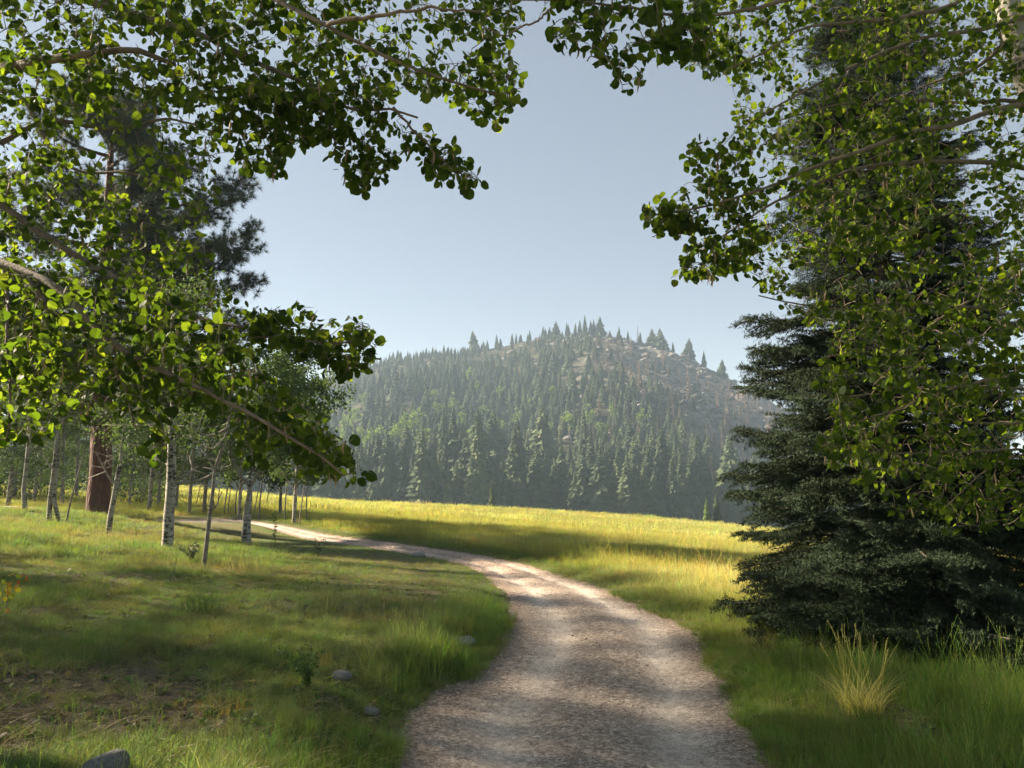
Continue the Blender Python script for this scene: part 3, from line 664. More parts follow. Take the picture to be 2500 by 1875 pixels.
# ------------------------------------------------------------------ grasses
def tuft_mesh(seed, n, rad, h, w, lean=.5, heads=0, m=None, seg=3):
    r = np.random.RandomState(seed); b = MB()
    a = r.rand(n) * 6.283; d = rad * np.sqrt(r.rand(n)); hh = h * (.45 + .55 * r.rand(n)); ln = lean * hh * (.3 + r.rand(n)); la = a + r.randn(n) * .9
    fa = r.rand(n) * 6.283; ww = w * (.7 + .6 * r.rand(n)); rn = r.rand(n); bx, by = d * np.cos(a), d * np.sin(a)
    V = []; t = np.linspace(0, 1, seg + 1)
    for q_ in t:
        cx, cy_ = bx + ln * q_ ** 2 * np.cos(la), by + ln * q_ ** 2 * np.sin(la); z = hh * q_ * (1 - .18 * q_ * lean) - .02
        k = ww * (1 - q_ ** 1.6) * .5 + .0003
        V += [np.stack([cx - k * np.cos(fa), cy_ - k * np.sin(fa), z], -1), np.stack([cx + k * np.cos(fa), cy_ + k * np.sin(fa), z], -1)]
    V = np.stack(V, 1); K = V.shape[1]; base = np.arange(n)[:, None] * K
    q = np.concatenate([base + np.array([2 * s, 2 * s + 1, 2 * s + 3, 2 * s + 2]) for s in range(seg)], 0)
    b.add(V.reshape(-1, 3), [q], np.repeat(rn * .84, K))
    for k in range(heads):
        i = r.randint(n); hh_ = h * (1.15 + .5 * r.rand()); p0 = np.array([bx[i], by[i], 0]); tp_ = p0 + [hh_ * .25 * r.randn(), hh_ * .25 * r.randn(), hh_]
        P = smooth_poly([p0, p0 * .5 + tp_ * .5 + r.randn(3) * .02 * h, tp_], 4); tube(b, P, [.0012, .0011, .0009, .0007], 3, .97, cap=False)
        dr = norm(P[-1] - P[-2]); n_ = 9
        pos = P[-1] - dr * np.linspace(0, .10 * h / .4, n_)[:, None]
        scatter_shape(b, np.array([(-.28, 0, 0), (.28, 0, 0), (0, 1., 0)]), np.array([(0, 1, 2)]), pos, dr + r.randn(n_, 3) * .35, r.randn(n_, 3), np.full(n_, .013 * h / .4), np.full(n_, .99))
    return b.mesh('grass_tuft', m or M_GRASS)
SHORT = [tuft_mesh(500 + k, 46, .13, .16, .0045, .75) for k in range(6)] + [tuft_mesh(510 + k, 34, .12, .22, .0042, .8, 1) for k in range(3)]
MEDIUM = [tuft_mesh(520 + k, 44, .12, .32, .0055, .5, 0) for k in range(5)] + [tuft_mesh(530 + k, 36, .12, .34, .005, .55, 2) for k in range(3)]
MEADOW = [tuft_mesh(540 + k, 70, .36, .27, .009, .5, 3, seg=2) for k in range(6)]
FAR = [tuft_mesh(560 + k, 80, 1.3, .30, .032, .6, 0, seg=2) for k in range(5)]

def spread(seed, n, dmin, dmax, pxlo=-130, pxhi=1150, power=1.0):
    """points on the ground, thinning with distance"""
    r = np.random.RandomState(seed)
    d = np.exp(r.uniform(0, 1, n) ** power * math.log(dmax / dmin)) * dmin
    x = (r.uniform(pxlo, pxhi, n) - 512) / F * d
    return x, d
def lay(name, x, y, keep, src, size, seed, label, hvar=.3, dark=.0):
    r = np.random.RandomState(seed); x, y = x[keep], y[keep]; size = np.broadcast_to(size, keep.shape)[keep]; n = len(x)
    z = ground_h(x, y); c = cover(x, y) * (1 + .5 * (r.rand(n, 1) - .5)) * (1 + .16 * r.randn(n, 3) * [1, .6, 1])
    dry = (r.rand(n) < .10 + .25 * sstep(.5, .7, fbm(x * .8 + 31, y * .8)))[:, None]
    c = np.where(dry, c * .35 + np.array([.26, .23, .105]) * .6, c)
    s = size * (1 + hvar * r.randn(n)).clip(.4, 2.)
    scatter(name, np.stack([x, y, z], -1), np.stack([r.randn(n) * .10, r.randn(n) * .10, r.rand(n) * 6.283], -1),
            np.stack([size * r.uniform(.8, 1.3, n), size * r.uniform(.8, 1.3, n), s], -1), np.clip(c, .01, .8), src, 'stuff', label)
ROCKS = [stand(*q_)[:2] for q_ in ((97, 768), (463, 645), (341, 678), (370, 716), (418, 557), (280, 655))]
def clear(x, y):
    return np.min([np.hypot(x - q_[0], (y - q_[1] + .10) * .8) for q_ in ROCKS], 0)
# near turf on both sides
x, y = spread(1, 52000, 3.2, 27); u, d = road_uv(x, y); lf = u < .5; bb = bare(x, y); r = np.random.RandomState(5)
strip = (np.abs(u - .52) < .07) & (y > 14.5) & (y < 19.5) & (fbm(x * 2, y * 2) > .42)
keep = ((d + .10 * (fbm(x * 5, y * 5) - .5) > .04) | strip) & (r.rand(len(x)) > bb * .93) & ((clear(x, y) > .10) | (r.rand(len(x)) < .25))
size = .95 * np.clip(.16 + .80 * fbm(x * .7 + 3, y * .7, 3), .28, .9) * (1 + .012 * y) * np.where(lf & (y > 11), .45 + .4 * sstep(1.5, 4, d), 1) * np.where(strip, .6, 1)
lay('turf_grass', x, y, keep, SHORT, size, 11, 'short green and straw coloured turf on the banks beside the track')
# longer grass: right verge, rim of the left bank, patches
x, y = spread(2, 34000, 3.4, 26); u, d = road_uv(x, y); lf = u < .5; r = np.random.RandomState(6)
rim = np.exp(-((d - .55) / .40) ** 2) * sstep(6.5, 8, y) * (1 - sstep(10.5, 12, y))
pt = sstep(.53, .66, fbm(x * .55 + 20, y * .55, 3))
prob = np.where(lf, np.maximum(rim, .40 * pt), sstep(.12, .6, d) * (.35 + .65 * sstep(.38, .55, fbm(x * .6, y * .6, 3)))) * (1 - bare(x, y))
keep = (d > .06) & (r.rand(len(x)) < prob) & (clear(x, y) > .24)
size = np.where(lf, .45 + .45 * rim, .42 + .40 * sstep(.3, 1.2, d)) * np.where(lf & (y > 12), .5, 1)
lay('long_grass', x, y, keep, MEDIUM, size, 12, 'longer bright green grass along the edges of the track')
# meadow
x, y = spread(3, 42000, 10, 70, -150, 1200); u, d = road_uv(x, y); r = np.random.RandomState(7)
n1 = fbm(x * .5, y * .5, 4); md = sstep(8, 15, y + .25 * x + 2 * (n1 - .5)); lf = u < .5
keep = (d > .25) & (r.rand(len(x)) < np.where(lf, .3 * sstep(12, 18, y) * sstep(3, 5, d), md))
lay('meadow_grass', x, y, keep, MEADOW, np.where(lf, .55, .25 + .45 * sstep(.3, 1.6, d)) * (1 + .006 * y), 13, 'yellow green summer grass of the sunlit meadow')
x, y = spread(4, 26000, 45, 135, -200, 1250); r = np.random.RandomState(8)
keep = np.ones(len(x), bool); lay('far_meadow_grass', x, y, keep, FAR, .85 + .002 * y + .25 * (r.rand(len(x)) < .05), 14, 'yellow green grass in the far part of the meadow', .45)

# gravel on the track
GRAV = [rock_mesh(600 + k, 'gravel_stone', M_PEB, 1, .6, .4) for k in range(6)]
r = np.random.RandomState(9); n = 75000; dd = np.exp(r.uniform(math.log(3.4), math.log(24), n)); s_ = np.interp(dd, RC[130:700, 1] if False else np.arange(2), np.arange(2)) if False else None
kk = r.randint(0, 900, n * 3); uu_ = r.uniform(-.04, 1.04, n * 3); ki = (uu_ + .12) / 1.24 * (NA - 1); k0 = ki.astype(int).clip(0, NA - 2); fr = ki - k0
px_ = rx[kk, k0] * (1 - fr) + rx[kk, k0 + 1] * fr; py_ = ry[kk, k0] * (1 - fr) + ry[kk, k0 + 1] * fr; pz_ = rz[kk, k0] * (1 - fr) + rz[kk, k0 + 1] * fr
px_ = px_ + r.uniform(-.08, .08, n * 3); py_ = py_ + r.uniform(-.08, .08, n * 3)
ru = np.exp(-((uu_ - .27) / .11) ** 2) + np.exp(-((uu_ - .80) / .11) ** 2)
keep = (py_ > 3.2) & (py_ < 26) & (r.rand(n * 3) < (1 - .80 * ru) * np.clip(9 / py_, .15, 1) * (.3 + 1.2 * sstep(.4, .6, fbm(px_ * 1.5, py_ * 1.5))))
px_, py_, pz_ = px_[keep], py_[keep], pz_[keep]; n = len(px_); s = .0030 + .012 * r.rand(n) ** 8 + .00022 * py_
scatter('gravel', np.stack([px_, py_, pz_], -1), r.rand(n, 3) * [.5, .5, 6.28], np.stack([s * 1.3, s, s * .55], -1), np.ones((n, 3)), GRAV, 'stuff', 'loose gravel strewn over the dirt track')
# dry litter on the bare soil and under the trees
def bit_mesh(seed):
    r = np.random.RandomState(seed); b = MB(); tube(b, smooth_poly([(0, 0, 0), (.03, .01, .006), (.07, .0 + .02 * r.randn(), .004)], 4), .0025, 3, r.rand())
    scatter_shape(b, LEAF_V[:14], LEAF_T[:14], np.array([[.02, .01, .004]]), r.randn(1, 3) * [1, 1, .15], np.array([[.1, .1, 1.]]), np.array([.045]), r.rand(1)); return b.mesh('litter_bit', M_GRASS)
x, y = spread(15, 30000, 3.4, 14, -130, 1100); u, d = road_uv(x, y); r = np.random.RandomState(16)
keep = (d > .05) & (r.rand(len(x)) < .07 + .25 * bare(x, y)); x, y = x[keep], y[keep]; n = len(x)
lc = np.array([[.16, .115, .075], [.24, .18, .10], [.09, .065, .045], [.30, .25, .17]])[r.randint(0, 4, n)]
scatter('dry_litter', np.stack([x, y, ground_h(x, y) + .004], -1), np.stack([r.randn(n) * .3, r.randn(n) * .3, r.rand(n) * 6.28], -1), np.repeat((.5 + .9 * r.rand(n))[:, None], 3, 1), lc, [bit_mesh(k) for k in range(5)], 'stuff', 'dry leaves and twigs littering the bare soil')
# broad leaved weeds and straw among the grass
def weed_mesh(seed):
    r = np.random.RandomState(seed); b = MB(); n = 12; a = r.rand(n) * 6.28; ax = np.stack([np.cos(a), np.sin(a), .25 + .7 * r.rand(n)], -1)
    scatter_shape(b, LEAF_V[:14] * [.7, 1.1, 1], LEAF_T[:14], ax * .01 * r.rand(n, 1) + [0, 0, .01], ax, np.stack([-np.cos(a) * .5, -np.sin(a) * .5, np.ones(n)], -1) + r.randn(n, 3) * .2, .03 + .04 * r.rand(n), r.rand(n) * .8); return b.mesh('weed', M_GRASS)
def straw_mesh(seed):
    r = np.random.RandomState(seed); b = MB()
    for k in range(3): p = r.randn(3) * [.05, .05, 0]; d = np.array([math.cos(r.rand() * 6.28), math.sin(r.rand() * 6.28), .25 + .5 * r.rand()]); tube(b, smooth_poly([p, p + d * .12, p + d * [.22, .22, .16]], 5), [.0016, .0015, .0013, .001, .0008], 3, r.rand() * .8, cap=False)
    return b.mesh('straw', M_GRASS)
x, y = spread(61, 6000, 3.4, 14); u, d = road_uv(x, y); r = np.random.RandomState(62); keep = (d > .05) & (r.rand(len(x)) < .2 + .8 * sstep(.5, .65, fbm(x * .9 + 5, y * .9))); x, y = x[keep], y[keep]; n = len(x)
wc = np.array([[.11, .18, .05], [.15, .21, .06], [.16, .18, .10], [.10, .16, .06]])[r.randint(0, 4, n)]; s = .35 + .55 * r.rand(n)
scatter('broadleaf_weeds', np.stack([x, y, ground_h(x, y)], -1), np.stack([r.randn(n) * .15, r.randn(n) * .15, r.rand(n) * 6.28], -1), np.repeat(s[:, None], 3, 1), wc, [weed_mesh(k) for k in range(5)], 'stuff', 'small broad leaved weeds growing through the turf')
x, y = spread(63, 12000, 3.4, 18); u, d = road_uv(x, y); r = np.random.RandomState(64); keep = (d > .05) & (r.rand(len(x)) < .6); x, y = x[keep], y[keep]; n = len(x)
wc = np.array([[.34, .29, .16], [.27, .22, .12], [.22, .20, .13]])[r.randint(0, 3, n)]; s = .6 + .7 * r.rand(n)
scatter('dry_straw', np.stack([x, y, ground_h(x, y) + .02], -1), np.stack([r.randn(n) * .15, r.randn(n) * .15, r.rand(n) * 6.28], -1), np.repeat(s[:, None], 3, 1), wc, [straw_mesh(k) for k in range(5)], 'stuff', 'bent dry straw stalks lying through the turf')
# ------------------------------------------------------------------ big spruce beside the track
def bough_mesh(seed, broken=0.0):
    """a bough of unit length along +X: drooping, then lifting at the tip, feathered with needle shoots"""
    r = np.random.RandomState(seed); b = MB()
    ax = smooth_poly([(0, 0, 0), (.25, .01 * r.randn(), -.01), (.55, .02 * r.randn(), -.08), (.82, .03 * r.randn(), -.11), (1, .03 * r.randn(), -.07)], 12)
    tube(b, ax, np.linspace(.013, .003, 12), 5, .3, 1)
    sh0 = []; sh1 = []
    def shoot(p, q): sh0.append(p); sh1.append(q)
    for k in range(46):
        t = .16 + .83 * (k + r.rand()) / 46; i = t * 11; i0 = int(min(i, 10)); p = ax[i0] * (1 - (i - i0)) + ax[i0 + 1] * (i - i0)
        sd = 1 if k % 2 else -1; L = (.40 * (1 - t) ** .75 + .07) * (.7 + .6 * r.rand()) * min(1, t / .30 + .25)
        ang = math.radians(38 + 22 * r.rand()); d = norm(np.array([math.cos(ang), sd * math.sin(ang), -.20 + .28 * r.rand()]))
        e = p + d * L + np.array([0, 0, -.08 * L * r.rand()]); mid = p + d * L * .5 + np.array([0, 0, .012])
        tw = smooth_poly([p, mid, e], 5); tube(b, tw, np.linspace(.0035, .0012, 5), 3, .2, 0, cap=False)
        ns = max(4, int(L / .032)); 
        for m_ in range(ns):
            s = (m_ + .4) / ns; o = tw[0] * (1 - s) + tw[-1] * s; o = o + (tw[2] - (tw[0] + tw[-1]) / 2) * 4 * s * (1 - s)
            for s2 in (1, -1):
                dd = norm(d * (.75 + .3 * r.rand()) + s2 * np.cross(d, [0, 0, 1.]) * (.55 + .3 * r.rand()) + [0, 0, -.30 + .55 * r.rand()])
                shoot(o, o + dd * (.045 + .04 * r.rand()) * (1.15 - .5 * s))
        shoot(e - d * .03, e + d * .05)
    shoot(ax[-2], ax[-1] + norm(ax[-1] - ax[-2]) * .04)
    A = np.array(sh0); B = np.array(sh1); D = norm(B - A); Ls = np.linalg.norm(B - A, axis=1); n = len(A); nn = 17
    t = np.linspace(0.05, 1.0, nn)[None, :, None] * np.ones((n, 1, 1)); P = A[:, None] * (1 - t) + B[:, None] * t
    u = norm(np.cross(D, [.2, .3, .9])); w = np.cross(D, u); an = r.rand(n, nn, 1) * 6.283
    nd = norm(D[:, None] * .40 + u[:, None] * np.cos(an) + w[:, None] * np.sin(an)); 
    scatter_shape(b, np.array([(-.13, 0, 0), (.13, 0, 0), (0, 1, 0)]), np.array([(0, 1, 2)]), P.reshape(-1, 3), nd.reshape(-1, 3), r.randn(n * nn, 3),   .0160 * (.8 + .5 * r.rand(n * nn)), np.clip(np.repeat(.25 + .5 * r.rand(n), nn) + .15 * t.ravel(), 0, 1))
    return b.mesh('bough', [M_SPRUCE, M_DARKB])
BOUGH = [bough_mesh(700 + k) for k in range(7)]

def spruce(base, H, Rb, label, seed, z0=.25, special=(), nb=256, keep=None, lean=(0, 0)):
    r = np.random.RandomState(seed); t = thing('spruce_tree', label, 'tree', base); b = MB()
    P = smooth_poly([(0, 0, -.3), (0, 0, .6), (lean[0] * .5, lean[1] * .5, H * .5), (lean[0], lean[1], H)], 24); tube(b, P, np.interp(np.linspace(0, 1, 24), [0, .06, 1], [.20, .165, .01]), 10, .5, 0, True, .25, r)
    link('trunk', b.mesh('trunk', M_DARKB, True), t)
    wz = z0 + (H - z0 - .2) * (np.arange(nb // 8) / (nb // 8)) ** 1.12; zs = np.repeat(wz, 8) + r.randn(len(wz) * 8) * .10
    lst = [(z, r.rand() * .5 + k * 2.39996, None, None) for k, z in enumerate(zs)] + list(special)
    for z, a, L, pitch in lst:
        f = (z - z0) / (H - z0)
        if L is None: L = (Rb * (1 - f) ** .8 * (.72 + .42 * r.rand()) + .15) * (.85 if f < .03 else 1); pitch = .05 - .32 * (1 - f) * (.5 + r.rand() * .8) + .35 * f
        if keep is not None and not keep(z, a): continue
        M = Matrix.Translation((lean[0] * z / H, lean[1] * z / H, z)) @ Matrix.Rotation(a, 4, 'Z') @ Matrix.Rotation(-pitch, 4, 'Y') @ Matrix.Rotation(r.randn() * .2, 4, 'X') @ Matrix.Diagonal((L, L * (1.15 if L > 1.2 else 1.4) * r.uniform(.85, 1.2), L * r.uniform(.9, 1.35), 1))
        link('bough', BOUGH[r.randint(len(BOUGH))], t, mat4=M)
    return t
sb = stand(905, 640); sb = np.array([sb[0], sb[1], sb[2]])
# (height, direction, length, pitch) of boughs that stand out on the left in the photo
SPB = [(1.42, math.pi + .12, 2.1, -.20), (1.5, math.pi - .10, 1.95, -.26), (2.5, math.pi + .05, 1.9, -.12), (2.85, math.pi - .25, 1.85, -.05), (4.1, math.pi + .1, 1.85, .0), (3.75, math.pi + .3, 1.75, -.02), (.55, math.pi + .2, 1.8, -.02), (.45, math.pi + .5, 1.8, .0), (.4, math.pi - .2, 1.85, .02),
       (.5, math.pi * 1.5, 2.1, -.05), (.55, math.pi * 1.5 + .5, 2.2, -.08), (.5, math.pi * 1.5 + .9, 2.2, -.06)]
SPB += [(.28 + .3 * (k % 3) / 2, k * math.pi / 7 + .2, 1.6 + .35 * ((k * 5) % 3) / 2 + .6 * (math.cos(k * math.pi / 7 + .2) > .3), -.03 - .06 * (k % 3)) for k in range(14)]
SPB += [(.9, .3, 2.7, -.16), (.95, -.25, 2.7, -.18), (1.3, .0, 2.2, -.15), (1.0, -.8, 2.2, -.17), (1.15, -1.3, 2.1, -.18), (1.7, .2, 2.2, -.2), (1.8, -.4, 2.2, -.2), (2.1, .5, 2.1, -.15), (1.6, .9, 2.2, -.2), (1.7, -1.0, 2.1, -.22), (2.2, -.1, 2.1, -.18)]
spruce(sb, 10.2, 2.05, 'big dark blue green spruce with drooping boughs down to the grass right of the track', 41, .3, SPB)

# ------------------------------------------------------------------ ponderosa pine on the left
def needle_tuft(b, P, D, r, size, per=46):
    n = len(P); nd = norm(r.randn(n, per, 3) + D[:, None] * .75); pos = np.repeat(P[:, None], per, 1)
    scatter_shape(b, np.array([(-.03, 0, 0), (.03, 0, 0), (0, 1, 0)]), np.array([(0, 1, 2)]), pos.reshape(-1, 3), nd.reshape(-1, 3), r.randn(n * per, 3), np.repeat(size * (.8 + .4 * r.rand(n)), per) * (.7 + .4 * r.rand(n * per)), np.repeat(r.rand(n), per))
def ponderosa(base, H, rt, label, seed, z0, Lb, nlimb, special=(), per=48):
    r = np.random.RandomState(seed); t = thing('ponderosa_pine', label, 'tree', base); b = MB()
    P = smooth_poly([(0, 0, -.4), (0, 0, .5), (-.03 * H * .4, 0, H * .4), (-.03 * H, .05, H)], 30); R = np.interp(np.linspace(0, 1, 30), [0, .035, .1, .6, 1], [rt * 1.35, rt * 1.08, rt, rt * .62, .03])
    tube(b, P, R, 20, .5, 0, True, .10, r); link('trunk', b.mesh('trunk', M_PBARK, True), t)
    cr = MB()
    for k in range(nlimb + len(special)):
        if k < nlimb: z = z0 + (H - z0) * (k + r.rand()) / nlimb; f = (z - z0) / (H - z0); a = r.rand() * 6.283; L = Lb * (1 - f ** 1.5 * .8) * (.65 + .5 * r.rand()); up = -.1 + .5 * f
        else: z, a, L, up = special[k - nlimb]
        d = np.array([math.cos(a), math.sin(a), up]); s = np.array([-.03 * z, 0, z]); lb = MB()
        Q = smooth_poly([s, s + d * L * .45 + [0, 0, -.05 * L], s + d * L * .8 + r.randn(3) * .12, s + d * L + [0, 0, .08 * L] + r.randn(3) * .1], 10); tube(lb, Q, np.linspace(.075, .018, 10), 5, .5)
        tips = []; 
        for m_ in range(int(10 + L * 9)):
            q = Q[r.randint(3, 10)]; e = q + norm(d + r.randn(3) * [.8, .8, .45] + [0, 0, .25]) * r.uniform(.25, .95); tube(lb, smooth_poly([q, (q + e) / 2 - [0, 0, .05], e], 4), [.014, .011, .009, .007], 3, .4); tips.append(e)
            for _ in range(4): tips.append(q + (e - q) * r.uniform(.5, 1) + r.randn(3) * .16)
        link('limb', lb.mesh('limb', M_PBARK, True), t)
        tips = np.array(tips); needle_tuft(cr, tips, norm(tips - Q[4] + [0, 0, .3]), r, .25, per)
    tag(link('crown', cr.mesh('crown', M_PINE), t), kind='stuff'); return t
pb = stand(98, 513, 27.)
ponderosa(pb, 15.5, .36, 'huge ponderosa pine with thick red brown trunk among the white aspens', 51, 4.2, 4.4, 58, [(7.2, -.05, 4.8, .12), (6.2, .1, 4.6, .0), (8.3, -.1, 4.9, .1), (9.2, .1, 4.7, .1), (10.2, -.1, 4.7, .12), (11.0, .15, 4.5, .15), (7.8, -.5, 4.7, .1)])

# ------------------------------------------------------------------ white aspens of the grove
def crown_leaves(cr, r, Q, n, spread_, size):
    i = r.randint(0, len(Q), n); pos = Q[i] + r.randn(n, 3) * spread_
    scatter_shape(cr, np.array([(-.42, .45, 0.05), (0, 0, 0), (.42, .45, .05), (0, 1, 0)]), np.array([(0, 1, 2, 3)]), pos, r.randn(n, 3) + [0, 0, -.9], r.randn(n, 3), 1.15 * size * (.7 + .6 * r.rand(n)), np.clip(.5 + .28 * r.randn(n), 0, 1))
def aspen(base, pts, rb, rt_, label, seed, crown=None, limbs=(), H=8., nl=2600, cw=1.5, z0=2.2, group=None, bark=None, name='aspen_tree', ls=.062):
    """pts: points on the trunk relative to the base; the crown hangs on limbs above z0"""
    r = np.random.RandomState(seed); t = thing(name, label, 'tree', base, group); bark = bark or M_WHITE; b = MB()
    P = smooth_poly(pts, 22); tt_ = np.linspace(0, 1, 22); tube(b, P, rb * (1 - tt_) ** .8 + rt_ + .25 * rb * np.exp(-tt_ * 30), 10, .5, 0, True, .12, r); link('trunk', b.mesh('trunk', bark, True), t)
    for lp in limbs:
        lb = MB(); Q = smooth_poly(lp[0], 12); tube(lb, Q, np.linspace(lp[1], lp[2], 12), 7, .5); 
        for k in range(4): q = Q[r.randint(5, 12)]; tube(lb, smooth_poly([q, q + r.randn(3) * .2 + [0, 0, .15], q + r.randn(3) * .35 + [0, 0, .3]], 4), [.012, .009, .006, .004], 3, .5)
        link('branch', lb.mesh('branch', M_GREY if len(lp) < 4 else bark, True), t)
    if nl:
        cr = MB(); tw = MB(); S = []
        zz = np.linspace(0, 1, 40); PT = smooth_poly(pts, 40)
        for k in range(30):
            f = (k + r.rand()) / 30; z = z0 + (H - z0) * f; i = np.argmin(np.abs(PT[:, 2] - z)); s = PT[i]; a = r.rand() * 6.283; L = cw * (.35 + .65 * math.sin(math.pi * min(1, .18 + .80 * f))) * (.6 + .6 * r.rand()); up = .25 + .5 * f - .35 * (f < .15)
            e = s + np.array([math.cos(a), math.sin(a), up]) * L; m_ = (s + e) / 2 + r.randn(3) * .1; Q = smooth_poly([s, m_, e], 7); tube(tw, Q, np.linspace(.022 * max(.4, 1 - f), .005, 7), 4, .5)
            for _ in range(4): q = Q[r.randint(2, 7)]; e2 = q + r.randn(3) * [.45, .45, .3] * max(.5, L * .6) + [0, 0, .05]; S.append(smooth_poly([q, e2], 5)); tube(tw, S[-1], np.linspace(.006, .003, 5), 3, .5, cap=False)
            S.append(Q[3:])
        link('boughs', tw.mesh('boughs', M_GREY, True), t)['kind'] = 'stuff'
        crown_leaves(cr, r, np.concatenate(S), nl, [.17, .17, .15], ls); tag(link('crown', cr.mesh('crown', M_GROVE), t), kind='stuff')
    return t
def pxtrunk(base, pl, d):
    """trunk line through photo points, at the depth of its base, relative to the base"""
    return [np.array([0, 0, -.3]), np.zeros(3)] + [at(px, py, d + (e[0] if e else 0)) - base for px, py, *e in pl]
# the three big white trunks nearest the track
B = stand(167.5, 548); d = B[1]
aspen(B, pxtrunk(B, [(169, 515), (171, 486), (172, 440), (175, 380), (178, 310)], d), .105, .03, 'stout white aspen with black scars and a long bare grey limb reaching right', 61,
      limbs=[([at(172, 484, d) - B, at(183, 483, d) - B, at(197, 481, d - .3) - B, at(214, 472, d - .5) - B, at(222, 458, d - .6) - B], .045, .012), ([at(172, 482, d) - B, at(186, 474, d) - B, at(199, 466, d + .3) - B], .03, .01), ([at(171, 470, d) - B, at(160, 452, d + .3) - B, at(150, 436, d + .5) - B], .04, .012)], H=6.5, nl=4500, z0=2.4, cw=1.5)
B = stand(246, 543); d = B[1]
aspen(B, pxtrunk(B, [(247, 515), (250, 488), (250, 481)], d), .098, .055, 'forked white aspen whose two bare limbs spread in a V, beside the track bend', 62,
      limbs=[([at(249, 486, d) - B, at(240, 475, d) - B, at(234, 464, d) - B, at(229, 440, d) - B, at(226, 400, d) - B], .05, .012), ([at(251, 486, d) - B, at(257, 474, d) - B, at(266, 464, d) - B, at(272, 440, d) - B, at(276, 390, d) - B], .052, .012)], nl=0)
tB = bpy.data.objects['aspen_tree.001'] if 'aspen_tree.001' in bpy.data.objects else None
if tB:
    r = np.random.RandomState(77); cr = MB(); Q = np.vstack([smooth_poly([at(228, 435, d) - B, at(226, 395, d) - B], 14) + r.randn(14, 3) * .35, smooth_poly([at(272, 435, d) - B, at(277, 385, d) - B], 14) + r.randn(14, 3) * .35]); crown_leaves(cr, r, Q, 6000, [.38, .38, .28], .08)
    tag(link('crown', cr.mesh('crown', M_GROVE), tB), kind='stuff')
B = stand(204, 566); d = B[1]
aspen(B, pxtrunk(B, [(207, 540), (211, 505), (213.5, 485), (214.5, 472), (222, 448), (227, 430), (232, 400)], d), .036, .012, 'slender pale grey sapling trunk leaning right, nearest to the camera on the bank', 63, bark=M_GREY,
      limbs=[([at(214, 470, d) - B, at(209, 460, d) - B, at(205, 452, d) - B], .018, .008), ([at(210, 512, d) - B, at(214, 509, d) - B, at(217, 506, d) - B], .012, .005)], H=5, nl=900, z0=2.4, cw=.9)
B = stand(108.6, 536); d = B[1] if B[1] < 24 else 19.
aspen(B, pxtrunk(B, [(110, 520), (114, 497), (117, 480), (120.5, 462), (123, 445), (126, 420), (130, 370)], d), .06, .02, 'curved white aspen trunk crossing the right edge of the red ponderosa trunk', 64,
      limbs=[([at(115, 485, d) - B, at(109, 477, d) - B, at(103, 466, d) - B, at(97, 454, d) - B], .03, .012), ([at(121, 460, d) - B, at(117, 450, d) - B, at(110, 442, d) - B], .024, .008), ([at(104, 467, d) - B, at(106, 461, d) - B, at(107, 455, d) - B], .012, .006)], H=6, nl=3200, z0=2.6, cw=1.2)
# left of the ponderosa
B = stand(49, 521); d = min(B[1], 25.)
aspen(B, pxtrunk(B, [(50, 500), (53, 478), (57, 440), (62, 405), (66, 360)], d), .055, .02, 'left stem of the pale pair of aspens standing left of the ponderosa', 65, limbs=[([at(51, 468, d) - B, at(45, 458, d) - B, at(41, 445, d) - B], .02, .008)], H=8, nl=4500, z0=3.4, cw=1.4)
B = B + [.22, .1, 0]
aspen(B, pxtrunk(B, [(54, 500), (57, 470), (59, 440), (64, 420), (70, 370)], d), .05, .02, 'right stem of the pale pair of aspens standing left of the ponderosa', 66, limbs=[([at(60, 435, d) - B, at(66, 427, d) - B, at(72, 419, d) - B], .02, .008)], H=7.5, nl=4000, z0=3.4, cw=1.4)
B = stand(24.7, 511); d = min(B[1], 28.)
aspen(B, pxtrunk(B, [(24, 490), (26, 470), (28, 450), (30, 400), (33, 350)], d), .06, .02, 'white aspen with dark knots near the left frame edge', 67, limbs=[([at(28, 453, d) - B, at(36, 447, d) - B, at(42, 442, d) - B], .02, .008)], H=7.5, nl=4500, z0=3.2, cw=1.5)
B = stand(66.7, 522); d = min(B[1], 24.)
aspen(B, pxtrunk(B, [(71, 500), (78, 475), (84, 452), (90, 420)], d), .024, .008, 'thin young aspen pole leaning right toward the ponderosa', 68, H=4.6, nl=500, z0=2.6, cw=.7, bark=M_GREY)
